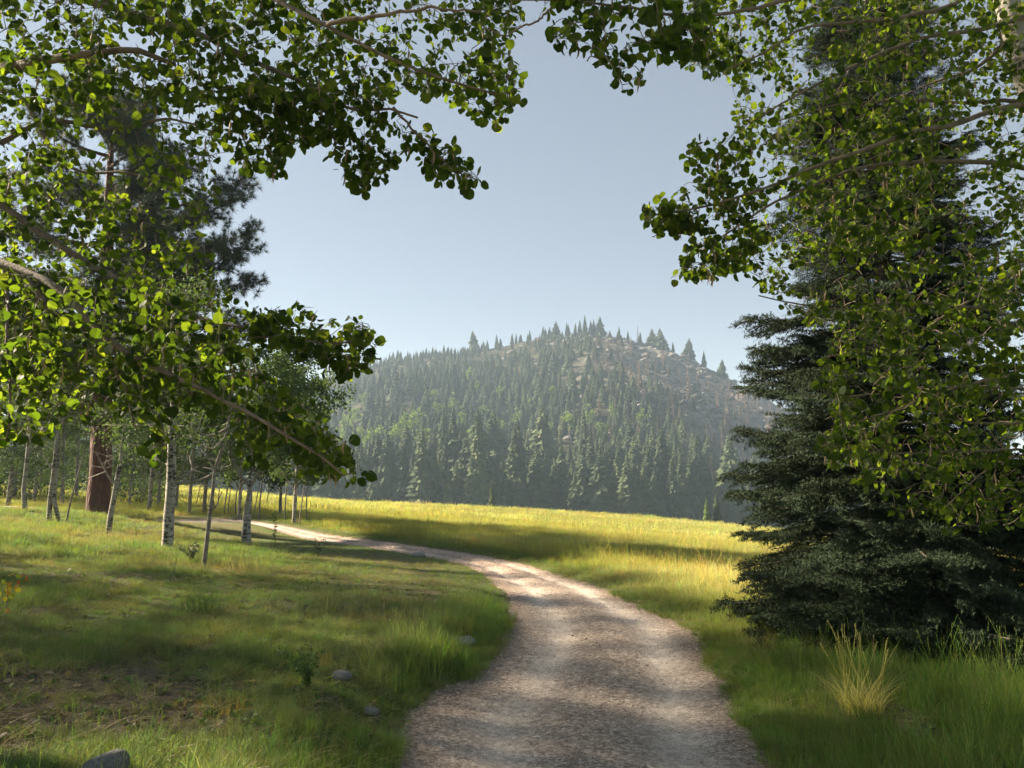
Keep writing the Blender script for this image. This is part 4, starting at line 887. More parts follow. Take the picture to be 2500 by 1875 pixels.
# beyond the track
for k, (px, py, pxt, w, H, lb) in enumerate([(294, 523.5, 296, .085, 6.6, 'speckled white aspen standing at the right end of the grove by the track'), (280, 516, 280, .08, 6.8, 'dark barked aspen just left of the speckled one at the right end of the grove'), (239, 519, 240, .075, 7.0, 'greyish aspen trunk seen just left of the forked aspen'),
        (204, 514, 206, .09, 7.2, 'dark aspen trunk right of the stout white aspen, in the grass beyond the track'), (189, 515, 190, .085, 7.0, 'dark aspen trunk beyond the track close behind the bare grey limb'), (176, 510, 177, .08, 7.2, 'dark trunk half hidden behind the stout white aspen'),
        (149, 512, 151, .10, 7.2, 'white based aspen in the shaded grass between ponderosa and stout aspen'), (158, 508, 160, .08, 7, 'dark straight aspen trunk in the gap right of the curved white one'), (129, 507, 131, .06, 6.8, 'thin white aspen far back in the gap right of the ponderosa')]):
    B = stand(px, py, None); d = float(np.clip(B[1], 20, 46)); B = stand(px, py, d)
    f = (pxt - px) / 40.
    lm = [([np.array([0, 0, 1.3]), np.array([.45, 0, 1.9]), np.array([.8, .1, 2.5])], .028, .01), ([np.array([0, 0, 1.2]), np.array([-.4, .1, 1.75]), np.array([-.75, .1, 2.2])], .026, .01)]
    aspen(B, [(0, 0, -.3), (0, 0, 0), (f, .05, H * .35), (f * 1.5 + .1, .1, H * .7), (f * 2, .1, H)], w * .8, .016, lb, 80 + k, limbs=lm, H=H, nl=9000 if k < 2 else 6500, z0=1.7, cw=1.8 if k < 2 else 1.6, ls=.10 if k < 2 else .075, bark=M_WHITE if k in (0, 2, 6, 8) else M_GREY)
# thin poles among them
r = np.random.RandomState(91); poles = [(224, 515), (228, 514.5), (235, 515), (254, 517), (259, 519), (285, 521), (299.5, 525), (307, 521.5), (266, 509), (196, 507), (218, 508), (136, 505), (141, 506)]
pm = None
for k, (px, py) in enumerate(poles):
    B = stand(px, py); d = float(np.clip(B[1], 22, 48)); B = stand(px, py, d)
    if pm is None:
        t = aspen(B, [(0, 0, -.2), (0, 0, 0), (.15, 0, 1.5), (.35, .05, 3.2), (.5, 0, 4.4)], .022, .008, 'thin dark aspen pole with sparse leaves growing between the trunks of the grove', 95, H=4.4, nl=700, z0=1.9, cw=.8, group='thin poles between the grove trunks', bark=M_GREY, name='aspen_sapling'); pm = t
    else:
        t = pm.copy(); COL.objects.link(t); t.location = tuple(B); t.rotation_euler = (r.randn() * .05, r.randn() * .05, r.uniform(-.7, .7)); s = r.uniform(.8, 1.2); t.scale = (s, s, s)
        for c in pm.children: c2 = c.copy(); COL.objects.link(c2); c2.parent = t
    t['label'] = 'thin dark aspen pole with sparse leaves standing ' + ('between the stout and the forked white aspens' if 180 < px < 240 else 'between the forked and the speckled white aspens' if 240 < px < 295 else 'just right of the speckled white aspen' if px > 295 else 'right of the curved white aspen')
# shaded wood behind, at the far left
r = np.random.RandomState(92); src = []
for k in range(4):
    B = np.zeros(3); H = 8.5 + k * .6
    src.append(aspen(B, [(0, 0, -.3), (0, 0, 0), (.1 * r.randn(), .1, 3), (.2 * r.randn(), .1, H)], .085, .02, 'x', 200 + k, H=H, nl=9500, z0=1.3 + .3 * k, cw=2.2, bark=M_WHITE if k % 2 else M_GREY, ls=.074, group='aspens of the shaded wood at the left'))
spots = [(-70, 500, 40), (8, 503, 38), (14, 502, 44), (34, 503, 42), (40, 501, 50), (62, 503, 40), (76, 501, 46), (86, 500, 52), (118, 499, 54), (-20, 502, 36), (-40, 498, 48), (20, 497, 60), (55, 497, 62), (100, 496, 60), (125, 495, 66), (-95, 500, 44), (145, 494, 70), (168, 493, 75), (-10, 496, 56), (70, 495, 70), (38, 495, 66)]
for k, (px, py, d) in enumerate(spots):
    s0 = src[k % 4]
    if k < 4: t = s0
    else:
        t = s0.copy(); COL.objects.link(t)
        for c in s0.children: c2 = c.copy(); COL.objects.link(c2); c2.parent = t
    p = at(px, py, d); t.location = (p[0], d, float(ground_h(p[0:1], p[1:2])[0])); t.rotation_euler = (0, 0, r.rand() * 6.28); t['label'] = 'aspen trunk deep in the shaded wood ' + ('at the left frame edge' if px < 30 else 'behind the pale pair of aspens' if px < 95 else 'seen right of the ponderosa')


# dark spruces closing the wood at the back, and unseen aspens added for their shade
for k, (px, d, H, Rb) in enumerate([(-60, 46, 11, 2.6), (22, 58, 12, 2.8), (72, 70, 12, 2.8), (130, 78, 11, 2.6), (-15, 72, 13, 3)]):
    p = at(px, 498, d); spruce((p[0], d, float(ground_h(p[0:1], p[1:2])[0])), H, Rb, ['dark spruce at the left frame edge behind the aspen trunks', 'dark spruce in the wood behind the pale pair of aspens', 'dark spruce close behind the left side of the ponderosa', 'dark spruce behind the right side of the ponderosa trunk', 'dark spruce deepest in the wood by the left frame edge'][k], 900 + k, .2, nb=80)
wood = aspen(np.zeros(3), [(0, 0, -.3), (0, 0, 0), (.1, .1, 3), (.1, .1, 10)], .085, .02, 'slim unseen aspen of the open wood outside the left frame edge, added for shade', 230, H=10, nl=5200, z0=1.0, cw=2.5, ls=.078, group='unseen aspens added to shade the bank and track')
for k, (x, y, s) in enumerate([(-11.5, 9.7, .9), (-11.8, 12.0, .9), (-11.2, 14.4, .9), (-14.3, 10.8, 1.0), (-14.6, 13.3, 1.0), (-14.2, 15.8, 1.0), (-15, 18.2, 1.0), (-17.3, 12.2, 1.1), (-17.5, 15, 1.1)]):  # out of view, spaced to cast even shade on bank and track
    t = wood
    if k:
        t = wood.copy(); COL.objects.link(t)
        for c in wood.children: c2 = c.copy(); COL.objects.link(c2); c2.parent = t
    t.location = (x, y, float(ground_h(np.array([x]), np.array([y]))[0])); t.rotation_euler = (0, 0, k * 1.7); t.scale = (s, s, s)
for k, (x, y, H, z0) in enumerate([(-8.6, 6.4, 13.5, 7.0), (-9.8, 9.5, 8.2, 3.2), (-8.0, 8.3, 13, 7.2), (-10.2, 5.4, 14, 8.2)]):  # unseen tall aspens, crown heights set to shade the near leaves and track
    r = np.random.RandomState(600 + k); B = np.array([x, y, float(ground_h(np.array([x]), np.array([y]))[0])])
    aspen(B, [(0, 0, -.3), (0, 0, 0), (.1, .05, 4), (.2, .1, 9), (.15, .1, H)], .12, .02, 'tall unseen aspen outside the left frame edge, crown shaped to shade leaves and track', 610 + k, H=H, nl=13000, z0=z0, cw=2.5, ls=.07, group='unseen tall aspens added to shade leaves and track')

# shaded undergrowth filling the wood behind the trunks at the left
r = np.random.RandomState(640); n = 30000; px = r.uniform(-160, 172, n); d = r.uniform(42, 66, n); x = (px - 512) / F * d; k = r.rand(n) < .15 + sstep(.40, .6, fbm(x * .35, d * .35, 3)); x, d = x[k], d[k]; n = len(x)
hgt = (.6 + 2.6 * fbm(x * .4 + 9, d * .2, 3)) * r.rand(n); cr = MB()
scatter_shape(cr, np.array([(-.42, .45, 0.05), (0, 0, 0), (.42, .45, .05), (0, 1, 0)]), np.array([(0, 1, 2, 3)]), np.stack([x, d, ground_h(x, d) + hgt], -1), r.randn(n, 3), r.randn(n, 3), .16 * (.6 + .6 * r.rand(n)), np.clip(.4 + .25 * r.randn(n), 0, 1))
tag(link('undergrowth', cr.mesh('undergrowth', M_GROVE)), 'dark shaded undergrowth between the trunks of the wood at the left', None, None, 'stuff')
# ------------------------------------------------------------------ near aspens framing the view
LEAVES_SHARED = []
for k in range(6):
    V, T = leaf_shape(.03 + .02 * k, .02 + .025 * k, .8); b = MB(); b.add(V * [1 + .08 * (k % 3 - 1), 1, 1], [T]); LEAVES_SHARED.append(b.mesh('leaf', M_LEAFO, False))

def near_aspen(label, trunk, tr, limbs, regions, seed, bark=None):
    """limbs: (points, r0, r1); regions: (polygon in the photo, near depth, far depth, clusters, leaf size, leaves per cluster)"""
    r = np.random.RandomState(seed); base = np.array(trunk[0], float); t = thing('aspen_tree', label, 'tree', base)
    b = MB(); P = smooth_poly(trunk, 40); tube(b, P - base, np.linspace(tr[0], tr[1], 40), 16, .5, 0, True, .06, r); link('trunk', b.mesh('trunk', bark or M_WHITE, True), t)
    nodes = []; 
    for pts, r0, r1 in limbs:
        n = 30; Q = smooth_poly(pts, n); w = np.cumsum(r.randn(n, 3), 0) * .004; Q = Q + w - w[0]
        lb = MB(); tube(lb, Q - base, np.linspace(r0, r1, n), 8, .5, 0, True, .12, r); link('branch', lb.mesh('branch', M_BRANCH, True), t)
        nodes.append(Q[3:])
    nodes = np.concatenate(nodes); tgt = []; info = []
    for poly, d0, d1, nc, ls, lpc in regions:
        poly = np.array(poly, float); lo, hi = poly.min(0), poly.max(0); got = 0
        while got < nc:
            m_ = nc * 3; x = r.uniform(lo[0], hi[0], m_); y = r.uniform(lo[1], hi[1], m_); k = in_poly(x, y, poly)
            k &= r.rand(m_) < .50 + .8 * sstep(.38, .58, fbm(x * .022 + seed, y * .022, 3))
            x, y = x[k][:nc - got], y[k][:nc - got]; got += len(x)
            tgt.append(at(x, y, d0 + (d1 - d0) * r.rand(len(x)))); info += [(ls, lpc)] * len(x)
    tgt = np.concatenate(tgt); nT = len(tgt); dist = np.full(nT, 1e9); par = np.zeros(nT, int)
    D = np.linalg.norm(tgt[:, None] - nodes[None], axis=2); par = D.argmin(1); dist = D.min(1); done = np.zeros(nT, bool)
    allp = list(nodes); tw = MB(); Lp, La, Ln, Ls = [], [], [], []; C = []
    for _ in range(nT):
        k = int(np.argmin(np.where(done, 1e9, dist))); done[k] = True; p0 = np.array(allp[par[k]]); p1 = tgt[k]; v = p1 - p0; L = np.linalg.norm(v) + 1e-6
        mid = (p0 + p1) / 2 + r.randn(3) * .07 * L + [0, 0, .05 * L]; Q = smooth_poly([p0, mid, p1], 6)
        r0 = min(.0022 + .005 * L, .009); tube(tw, Q - base, np.linspace(r0, .0016, 6), 4 if L > .25 else 3, .4, cap=False)
        s = len(allp); new = [Q[2], Q[3], Q[4], Q[5]]; allp += new
        dn = np.stack([np.linalg.norm(tgt - q, axis=1) for q in new], 1); bi = dn.argmin(1); bd = dn.min(1); u = (bd < dist) & ~done; dist[u] = bd[u]; par[u] = s + bi[u]
        ls, lpc = info[k]; nl = max(1, r.poisson(lpc)); f = r.uniform(.35, 1.0, nl) if L > .15 else r.uniform(.1, 1, nl)
        q = Q[np.clip((f * 5).astype(int), 0, 5)]; pd = norm(v / L * .5 + r.randn(nl, 3) * .75 + [0, 0, -.15]); sz = ls * np.clip(1 + .30 * r.randn(nl), .45, 1.6)
        ax = norm(pd * .7 + r.randn(nl, 3) * .5 + [0, 0, -.55]); Lp.append(q + ax * sz[:, None] * .8); La.append(ax); Ln.append(norm(r.randn(nl, 3) + [0, 0, .15])); Ls.append(sz)
        if r.rand() < .06: C.append((q[0], sz[0]))
    link('twigs', tw.mesh('twigs', M_BRANCH), t)['kind'] = 'stuff'
    Lp, La, Ln, Ls = map(np.concatenate, (Lp, La, Ln, Ls)); px, py, z = proj(Lp); face = np.abs((Ln * norm(Lp - CAM)).sum(1)); app = Ls / np.maximum(z, .3) * (.25 + .75 * face)
    app = np.where((px > 2) & (px < 1022) & (py > 2) & (z > .5), app, 0); o_ = np.argsort(-app)
    # prefer leaves that are not hidden behind nearer ones
    top = o_[:900]; cell = {}; pick = []
    for k in top[np.argsort(z[top])]:
        c = (int(px[k] / 6), int(py[k] / 6))
        if c in cell: continue
        cell[c] = 1; pick.append(k)
    pick = np.array(sorted(pick, key=lambda k: -app[k])[:298]); one = np.zeros(len(Lp), bool); one[pick] = True
    for k in pick:
        a = La[k]; s = norm(np.cross(a, Ln[k])); n = np.cross(s, a); S = Ls[k]; q = Lp[k] - base
        link('leaf', LEAVES_SHARED[k % 6], t, mat4=[[s[0] * S, a[0] * S, n[0] * S, q[0]], [s[1] * S, a[1] * S, n[1] * S, q[1]], [s[2] * S, a[2] * S, n[2] * S, q[2]], [0, 0, 0, 1]])
    b = MB(); lk = r.randint(0, 4, len(Lp))
    for q_ in range(4):
        k = ~one & (lk == q_); scatter_shape(b, LEAF_KINDS[q_][0] * [r.uniform(.85, 1.1), 1, 1], LEAF_KINDS[q_][1], Lp[k] - base, La[k], Ln[k], Ls[k], r.rand(k.sum()))
    tag(link('leaves', b.mesh('leaves', M_LEAF), t), kind='stuff')
    if C:
        b = MB()
        for q, s in C:
            e = q + [.01 * r.randn(), .01 * r.randn(), -.06 - .05 * r.rand()]; tube(b, smooth_poly([q - base, (q + e) / 2 - base + r.randn(3) * .008, e - base], 5), [.002, .005, .0055, .004, .001], 5, r.rand())
        tag(link('catkins', b.mesh('catkins', M_CATKIN), t), kind='stuff')
    return t
def S(c): return [(x * .46293, y * .46293) for x, y in c]      # from the enlarged photo to 1024 wide
def LIMB(pts, r0, r1): return ([at(x * .4096, y * .4096, d) for x, y, d in pts], r0, r1)   # photo positions at full size
# left tree: trunk just outside the frame
T0 = np.array([-4.05, 4.9, 0.]); T0[2] = float(ground_h(T0[0:1], T0[1:2])[0])
tl = [T0, T0 + [.06, 0, 2], T0 + [.02, .05, 4.2], T0 + [.12, 0, 7.5], T0 + [.1, 0, 11]]
limbsL = [
    LIMB([(-330, 330, 4.9), (-150, 215, 4.6), (0, 162, 4.2), (110, 140, 4.0), (220, 122, 3.9), (340, 118, 3.9), (430, 150, 4.0)], .055, .012),
    LIMB([(-330, -250, 5.0), (0, -90, 4.9), (225, 0, 4.7), (330, 28, 4.6), (450, 62, 4.5), (560, 110, 4.4), (660, 165, 4.3), (780, 215, 4.2), (860, 270, 4.1), (940, 262, 4.1), (1020, 285, 4.1)], .038, .006),
    LIMB([(240, -10, 4.7), (330, 40, 4.9), (400, 68, 5.2), (480, 62, 5.5)], .022, .01),
    LIMB([(-330, -500, 5.0), (60, -300, 4.4), (420, -120, 3.9), (640, -20, 3.6), (800, 60, 3.5), (960, 140, 3.5), (1100, 190, 3.6), (1200, 215, 3.7)], .035, .005),
    LIMB([(800, 60, 3.5), (930, 40, 3.4), (1060, 20, 3.3), (1200, 30, 3.3)], .012, .004),
    LIMB([(780, 215, 4.2), (800, 300, 4.2), (815, 380, 4.2), (850, 420, 4.2)], .009, .004),
    LIMB([(960, 262, 4.1), (1030, 340, 4.1), (1090, 410, 4.1), (1150, 440, 4.1)], .008, .003),
    LIMB([(-330, 300, 5.0), (-150, 400, 5.0), (0, 490, 5.0), (81, 545, 4.9), (163, 602, 4.8), (228, 645, 4.7), (346, 706, 4.6), (448, 755, 4.5), (525, 787, 4.4), (610, 799, 4.3), (732, 828, 4.2), (834, 844, 4.1), (910, 830, 4.1)], .032, .005),
    LIMB([(-330, 560, 4.9), (-150, 610, 4.5), (0, 653, 4.2), (81, 681, 4.1), (163, 734, 4.0), (203, 779, 4.0), (252, 828, 3.9), (317, 868, 3.9), (407, 909, 3.8), (508, 954, 3.8), (578, 995, 3.7), (631, 1023, 3.7), (692, 1060, 3.7), (773, 1108, 3.7), (840, 1160, 3.7)], .036, .005),
    LIMB([(60, 676, 4.1), (110, 720, 4.1), (150, 752, 4.1), (230, 800, 4.3)], .020, .008),
    LIMB([(10, 660, 4.2), (18, 740, 4.1), (14, 850, 4.0), (30, 980, 4.0), (25, 1080, 4.0)], .012, .004),
    LIMB([(95, 690, 4.1), (90, 770, 4.1), (60, 850, 4.2)], .010, .004),
    LIMB([(0, 350, 5.4), (120, 300, 5.6), (250, 320, 5.8), (400, 300, 5.8), (520, 330, 5.6)], .02, .006),
    LIMB([(-200, 250, 6.2), (60, 240, 6.2), (110, 330, 6.2), (170, 400, 6.2), (330, 420, 6.0), (480, 480, 5.8)], .024, .006),
    LIMB([(525, 787, 4.4), (540, 830, 4.4), (560, 900, 4.4), (640, 940, 4.4)], .009, .004),
    LIMB([(280, 845, 3.9), (290, 920, 4.0), (310, 990, 4.0), (330, 1050, 4.0)], .010, .004)]
topL = S([(-80, -60), (1130, -60), (1125, 60), (1115, 130), (1140, 200), (1085, 265), (1000, 240), (930, 215), (880, 190), (840, 215), (720, 215), (560, 200), (420, 200), (-80, 210)])
ext1 = S([(470, 190), (840, 190), (820, 250), (880, 260), (960, 300), (1050, 395), (950, 400), (930, 360), (870, 330), (820, 395), (760, 415), (730, 340), (690, 290), (640, 330), (600, 375), (510, 350), (480, 280)])
midL = S([(-80, 180), (480, 180), (480, 330), (470, 430), (440, 520), (480, 590), (530, 640), (520, 720), (400, 720), (200, 700), (-80, 700)])
lowL = S([(-80, 560), (300, 600), (480, 690), (530, 720), (560, 800), (640, 860), (720, 930), (760, 960), (790, 1020), (740, 1045), (650, 1000), (610, 930), (530, 1010), (510, 930), (460, 880), (380, 880), (360, 1000), (335, 990), (320, 900), (200, 890), (110, 930), (30, 960), (-80, 970)])
tip1 = S([(520, 680), (560, 655), (640, 660), (720, 670), (790, 690), (830, 730), (800, 790), (740, 830), (690, 760), (600, 740), (530, 740)])
near_aspen('leafy aspen arching in from the left edge with sunlit yellow green leaves over the bank', tl, (.15, .06), limbsL,
    [(topL, 3.6, 5.6, 1750, .038, 2.7), (ext1, 3.9, 4.6, 520, .040, 2.6), (midL, 4.2, 7.0, 1350, .038, 2.6), (lowL, 3.6, 5.2, 1300, .039, 2.6), (tip1, 4.0, 4.6, 210, .038, 2.7), (S([(-400, -60), (1000, -60), (800, -600), (-400, -800)]), 4.0, 6.0, 900, .042, 4.6)], 301)
# right tree: trunk top inside the right edge
T1 = np.array([5.55, 6.3, 0.]); T1[2] = float(ground_h(T1[0:1], T1[1:2])[0])
q0 = at(1022, 58, 6.0); q1 = at(1004, -10, 5.95)
tr_ = [T1, T1 * .5 + q0 * .5 + [.12, 0, 0], q0, q1, q1 + (q1 - q0) * 4]
def RL(pts, r0, r1): return LIMB([(1600 + x * .4069, y * .4069, d) for x, y, d in pts], r0, r1)
def RM(pts, r0, r1): return LIMB([(1600 + x * .4069, 600 + y * .4069, d) for x, y, d in pts], r0, r1)
limbsR = [
    RL([(2500, 560, 5.9), (2212, 640, 5.6), (2000, 690, 5.4), (1800, 750, 5.2), (1500, 800, 5.0), (1300, 870, 4.9), (1100, 940, 4.8), (900, 1010, 4.8), (650, 1110, 4.7), (400, 1190, 4.7), (100, 1260, 4.7), (-110, 1280, 4.7)], .026, .005),
    RL([(2500, 1060, 5.9), (2212, 1000, 5.8), (2000, 970, 5.6), (1700, 960, 5.5), (1400, 980, 5.3), (1200, 1010, 5.2), (1000, 1090, 5.1), (700, 1230, 5.0), (450, 1400, 5.0), (300, 1500, 5.0)], .024, .005),
    RL([(2500, 640, 6.3), (2212, 620, 6.1), (1800, 620, 5.9), (1400, 610, 5.7), (1000, 640, 5.6), (700, 720, 5.5)], .02, .005),
    RL([(2360, 40, 6.0), (2212, 100, 5.8), (1900, 200, 5.5), (1600, 250, 5.3), (1300, 370, 5.2), (1100, 470, 5.1), (800, 620, 5.0), (560, 760, 5.0)], .024, .005),
    RL([(2150, -260, 5.9), (1900, 0, 5.3), (1400, 150, 4.8), (1100, 170, 4.6), (900, 200, 4.5), (700, 330, 4.5), (450, 450, 4.5)], .024, .005),
    RL([(1500, -200, 4.8), (1000, -60, 4.3), (600, 40, 4.0), (200, 100, 3.8), (-300, 40, 3.6), (-900, 20, 3.4)], .018, .004),
    RL([(-200, 60, 3.6), (-320, 180, 3.6), (-400, 330, 3.6)], .006, .003),
    RL([(-620, 40, 3.4), (-760, 150, 3.4), (-900, 200, 3.4), (-1020, 170, 3.4)], .006, .003),
    RL([(2140, 180, 6.0), (2080, 260, 6.1), (1900, 420, 6.3), (1700, 480, 6.4), (1500, 560, 6.5)], .022, .006),
    RM([(2400, 640, 5.9), (2212, 740, 5.7), (2000, 800, 5.5), (1700, 880, 5.3), (1500, 950, 5.2), (1200, 1050, 5.1)], .018, .005),
    RM([(2400, 1230, 5.9), (2212, 1230, 5.7), (1900, 1230, 5.4), (1500, 1250, 5.2), (1250, 1230, 5.1)], .012, .004),
    RM([(2400, 870, 7.3), (2212, 862, 7.2), (1900, 850, 7.0), (1500, 860, 6.8), (1100, 900, 6.7)], .018, .005),
    RM([(2400, 1050, 7.0), (2212, 1060, 6.9), (1900, 1080, 6.7), (1750, 1060, 6.6), (1300, 1110, 6.5)], .016, .005),
    RM([(2500, 330, 6.8), (2212, 420, 6.6), (1900, 380, 6.3), (1500, 350, 6.1), (1000, 380, 6.0), (600, 300, 5.9)], .018, .005),
    RM([(2500, 1180, 5.6), (2212, 1250, 5.5), (1900, 1400, 5.4), (1750, 1550, 5.4)], .010, .004),
    RM([(2500, 100, 6.8), (2212, 180, 6.6), (1850, 350, 6.4), (1500, 560, 6.3), (1100, 620, 6.2)], .016, .005)]
mainR = S([(1490, -50), (2330, -50), (2330, 1000), (2150, 990), (2000, 1030), (1890, 1000), (1800, 1010), (1760, 960), (1790, 880), (1770, 800), (1800, 720), (1700, 680), (1640, 600), (1560, 580), (1600, 480), (1620, 400), (1600, 330), (1590, 250), (1570, 190), (1480, 130)])
rimR = S([(1600, 250), (1570, 300), (1500, 300), (1480, 350), (1490, 400), (1400, 440), (1400, 470), (1490, 490), (1480, 560), (1450, 600), (1530, 590), (1600, 580), (1640, 500)])
topR = S([(1180, -40), (1520, -40), (1560, 150), (1500, 130), (1470, 120), (1400, 110), (1390, 175), (1335, 200), (1315, 140), (1270, 95), (1190, 95), (1165, 60)])
lowR = S([(1820, 1000), (2330, 980), (2330, 1130), (2210, 1120), (2100, 1160), (1960, 1120), (1850, 1060)])
near_aspen('leafy aspen leaning in from the right edge, its pale trunk at the top right corner', tr_, (.15, .07), limbsR,
    [(mainR, 4.6, 7.0, 3400, .038, 3.0), (rimR, 4.6, 5.2, 400, .037, 2.5), (S([(1385, 435), (1490, 425), (1490, 500), (1400, 495)]), 4.6, 4.8, 60, .037, 2.6), (topR, 3.3, 3.9, 220, .040, 2.6), (lowR, 5.2, 6.4, 240, .038, 2.6), (mainR, 6.2, 7.6, 900, .039, 3.0)], 302)

# ------------------------------------------------------------------ stones
def boulder(px, py, wpx, label, seed, flat=.62, m=None, name='rock', sink=.35, d0=None):
    p = stand(px, py, d0); w = wpx / F * p[1]; o = link(name, rock_mesh(seed, name, m or M_STONE, 3, flat, .25), loc=(p[0], p[1] + w * .2, p[2] + w * flat * (.5 - sink))); o.scale = (w / 1.7, w / 1.9, w / 1.9)
    o.rotation_euler = (.05, .08, seed * 1.3); tag(o, label, 'rock'); return o
boulder(96, 790, 42, 'rounded blue grey boulder in the dry soil at the bottom left corner', 801, .85, sink=.12)
boulder(463, 645, 22, 'pale grey rock in the grass of the left bank near the track edge', 802, .45, M_PALE, sink=.42)
boulder(341, 678, 20, 'light grey rock half sunk in the grass left of the track', 803, .5, M_PALE, sink=.42)
boulder(370, 716, 17, 'small grey rock low in the bank grass below the two others', 804, .55)
boulder(418, 557, 13, 'pale stone on the near edge of the far track bend', 805, .5, M_PALE)
boulder(280, 655, 9, 'small dark stone half hidden in the middle of the left bank', 809, .5)
for k, (px, py, w, lb) in enumerate([(531, 625, 9, 'flat whitish stone on the left wheel track where the bend starts'), (516, 646, 11, 'whitish stone at the left edge of the track below the long grass'), (609, 679, 8, 'tan stone in the middle of the track'), (484, 713, 9, 'pale stone near the left edge of the lower track'),
        (628, 619, 12, 'flat pale stone on the right half of the track'), (568, 690, 6, 'small pale stone in the lower middle of the track'), (524, 736, 9, 'rounded pale stone on the left wheel track near the bottom'), (447, 764, 14, 'flat pale stone at the bottom left corner of the track'), (592, 709, 7, 'small tan stone just right of the middle of the lower track')]):
    boulder(px, py, w, lb, 820 + k, .4, M_PEB if k in (2, 8) else M_STONE, 'stone', .3)

# ------------------------------------------------------------------ single plants
def grass_clump(px, py, hpx, label, seed, n, tint, spread_=.10, stalks=14, name='grass_clump', lean=.45):
    p = stand(px, py); h = hpx / F * p[1]; me = tuft_mesh(seed, n, spread_, h * .62, .006, lean, stalks, M_GRASSO, 4); c = np.tile(np.array(tint), (len(me.vertices), 1))
    r = np.random.RandomState(seed); a = me.attributes.new('tint', 'FLOAT_VECTOR', 'POINT'); a.data.foreach_set('vector', (c).astype(np.float32).ravel())
    o = link(name, me, loc=tuple(p)); tag(o, label, 'grass'); return o
grass_clump(862, 712, 80, 'tall golden bunch of dry grass stalks in the right foreground', 851, 260, (.46, .42, .17), .17, 24, lean=.8)
grass_clump(878, 738, 70, 'bright green grass bunch just below the golden one', 852, 150, (.13, .20, .03), .13, 3)
grass_clump(1002, 735, 95, 'arching bright green grass bunch at the right edge of the frame', 853, 170, (.15, .22, .03), .16, 6)
grass_clump(960, 765, 60, 'yellow green grass bunch in the bottom right corner', 854, 150, (.18, .21, .035), .16, 3)
grass_clump(603, 768, 18, 'tiny green grass tuft growing in the middle of the track', 855, 60, (.12, .20, .03), .05, 0)
grass_clump(200, 612, 52, 'dark green dense grass bunch on the small cut bank of the left slope', 856, 160, (.075, .125, .045), .22, 2)
grass_clump(224, 708, 22, 'flattened straw coloured grass patch in the dry lower left', 857, 130, (.40, .26, .09), .22, 0)
grass_clump(700, 577, 20, 'pale dry stalks standing at the meadow edge right of the bend', 858, 50, (.40, .33, .14), .12, 10)
grass_clump(618, 577, 22, 'thin bundle of straw coloured stalks in the meadow beyond the track', 859, 26, (.44, .36, .16), .08, 8)
grass_clump(386, 664, 60, 'pale thin seed stalks rising from the left bank', 860, 30, (.26, .24, .12), .12, 12)
grass_clump(330, 615, 60, 'wispy grey green seed grass in the middle of the left bank', 861, 50, (.17, .18, .10), .2, 10)
def herb(px, py, hpx, label, seed, m, n, stems, lw, name='wild_plant', cat='plant', flower=None, d0=None, wide=.5):
    p = stand(px, py, d0); h = hpx / F * p[1]; r = np.random.RandomState(seed); t = thing(name, label, cat, p); b = MB(); lf = MB(); fl = MB()
    for k in range(stems):
        a = r.rand() * 6.28; e = np.array([math.cos(a) * wide * h * r.rand(), math.sin(a) * wide * h * r.rand(), h * (.7 + .3 * r.rand())]); Q = smooth_poly([(0, 0, -.03), e * .5 * [.6, .6, 1.1], e], 8); tube(b, Q, np.linspace(.0035, .0014, 8), 4, .4)
        if n:
            i = r.randint(2, 8, n); ax = norm(r.randn(n, 3) + [0, 0, .2]); scatter_shape(lf, LEAF_V, LEAF_T, Q[i] + ax * lw * .7, ax, r.randn(n, 3) + [0, 0, 1.], lw * (.6 + .6 * r.rand(n)), r.rand(n))
        if flower:
            m_ = 26; f = r.rand(m_); pos = Q[-1] - (Q[-1] - Q[-3]) * f[:, None] * 1.0; scatter_shape(fl, np.array([(-.4, 0, 0), (.4, 0, 0), (.25, .8, 0), (-.25, .8, 0)]), np.array([(0, 1, 2, 3)]), pos, r.randn(m_, 3) + [0, 0, .4], r.randn(m_, 3), flower * (.6 + .5 * r.rand(m_)), r.rand(m_))
    link('stem', b.mesh('stem', M_TAN if flower else M_WEED), t)
    if n: tag(link('leaves', lf.mesh('leaves', m), t), kind='stuff')
    if flower: link('flower_head', fl.mesh('flower_head', m if not n else M_TAN), t)
    return t
herb(308, 690, 40, 'low bushy green weed with small rounded leaves on the lower left bank', 871, M_WEED, 18, 16, .022, wide=.9)
herb(192, 562, 18, 'small grey green shrub beside the foot of the slender sapling', 872, M_SAGE, 22, 16, .03, 'sage_shrub', 'shrub', wide=.9)
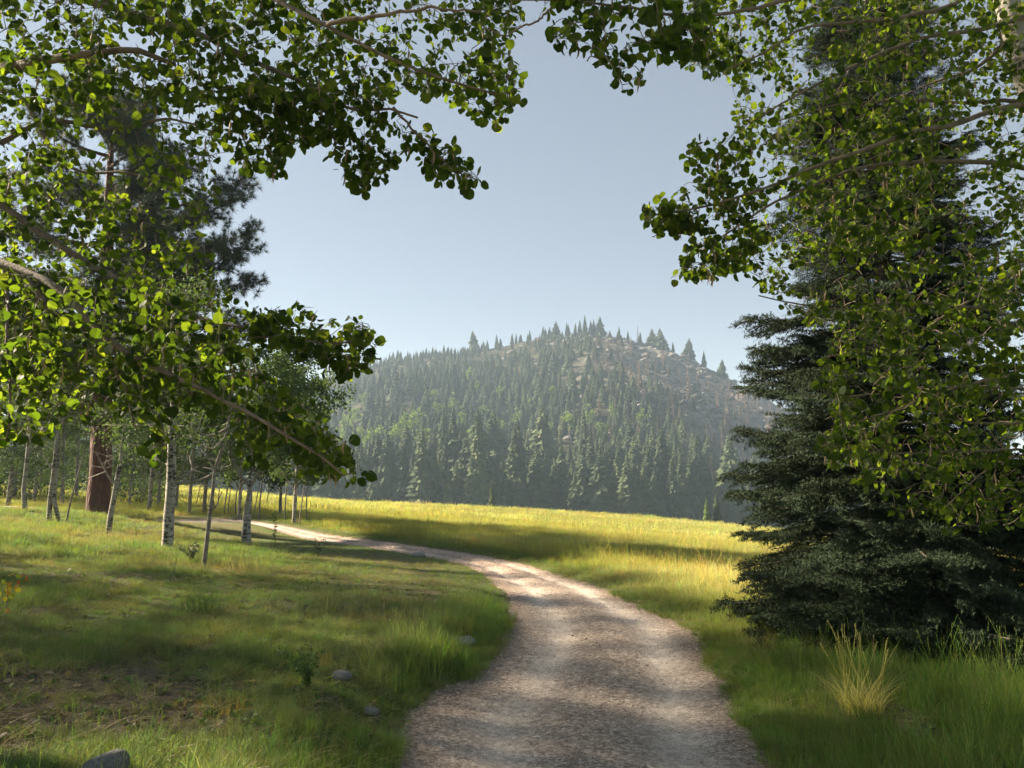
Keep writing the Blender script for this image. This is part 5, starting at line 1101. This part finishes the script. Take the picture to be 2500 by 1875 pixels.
herb(275, 548, 42, 'tall thin weed standing at the near edge of the far track', 873, M_WEED, 14, 4, .045, wide=.15)
herb(318, 556, 16, 'grey green weed cluster by the near edge of the far track', 874, M_SAGE, 16, 12, .03, wide=.9)
herb(996, 672, 42, 'single tan flower spike rising at the right edge below the spruce', 875, M_TAN, 0, 1, .03, 'flower_stalk', 'plant', .016, wide=.05)
herb(876, 690, 62, 'tan seed spike beside the golden grass bunch', 876, M_TAN, 0, 1, .03, 'flower_stalk', 'plant', .016, wide=.05)
herb(822, 662, 24, 'small tan flower spike left of the golden grass before the spruce', 877, M_TAN, 0, 1, .03, 'flower_stalk', 'plant', .014, wide=.05)
herb(780, 655, 26, 'leafy green weed rising from the verge left of the spruce foot', 878, M_WEED, 12, 3, .03, wide=.25)
# yellow leaved sapling cut by the left edge
p = stand(2, 640); t = thing('aspen_sapling', 'little sapling with orange and yellow leaves at the left edge', 'sapling', p); b = MB(); r = np.random.RandomState(33)
Q = smooth_poly([(0, 0, -.05), (.02, 0, .25), (.0, .02, .62)], 8); tube(b, Q, np.linspace(.006, .002, 8), 5); tubes = []
for k in range(5):
    e = Q[3 + k % 5] + norm(r.randn(3) * [1, 1, .3] + [.5, 0, .3]) * .14; tube(b, smooth_poly([Q[3 + k % 5], e], 4), .0018, 3); tubes.append(e)
link('stem', b.mesh('stem', M_BRANCH), t); LY = []
for k in range(3): V, T = leaf_shape(.08, .1); bb_ = MB(); bb_.add(V, [T]); LY.append(bb_.mesh('leaf', M_YELLOW))
for k in range(22):
    q = tubes[k % 5] * .7 + Q[4 + k % 4] * .3 + r.randn(3) * .05; a = norm(r.randn(3) + [0, 0, -.3]); n_ = norm(r.randn(3) + [0, -1.2, .4]); s = norm(np.cross(a, n_)); n_ = np.cross(s, a); S_ = .05 * r.uniform(.7, 1.2)
    link('leaf', LY[k % 3], t, mat4=[[s[0] * S_, a[0] * S_, n_[0] * S_, q[0]], [s[1] * S_, a[1] * S_, n_[1] * S_, q[1]], [s[2] * S_, a[2] * S_, n_[2] * S_, q[2]], [0, 0, 0, 1]])
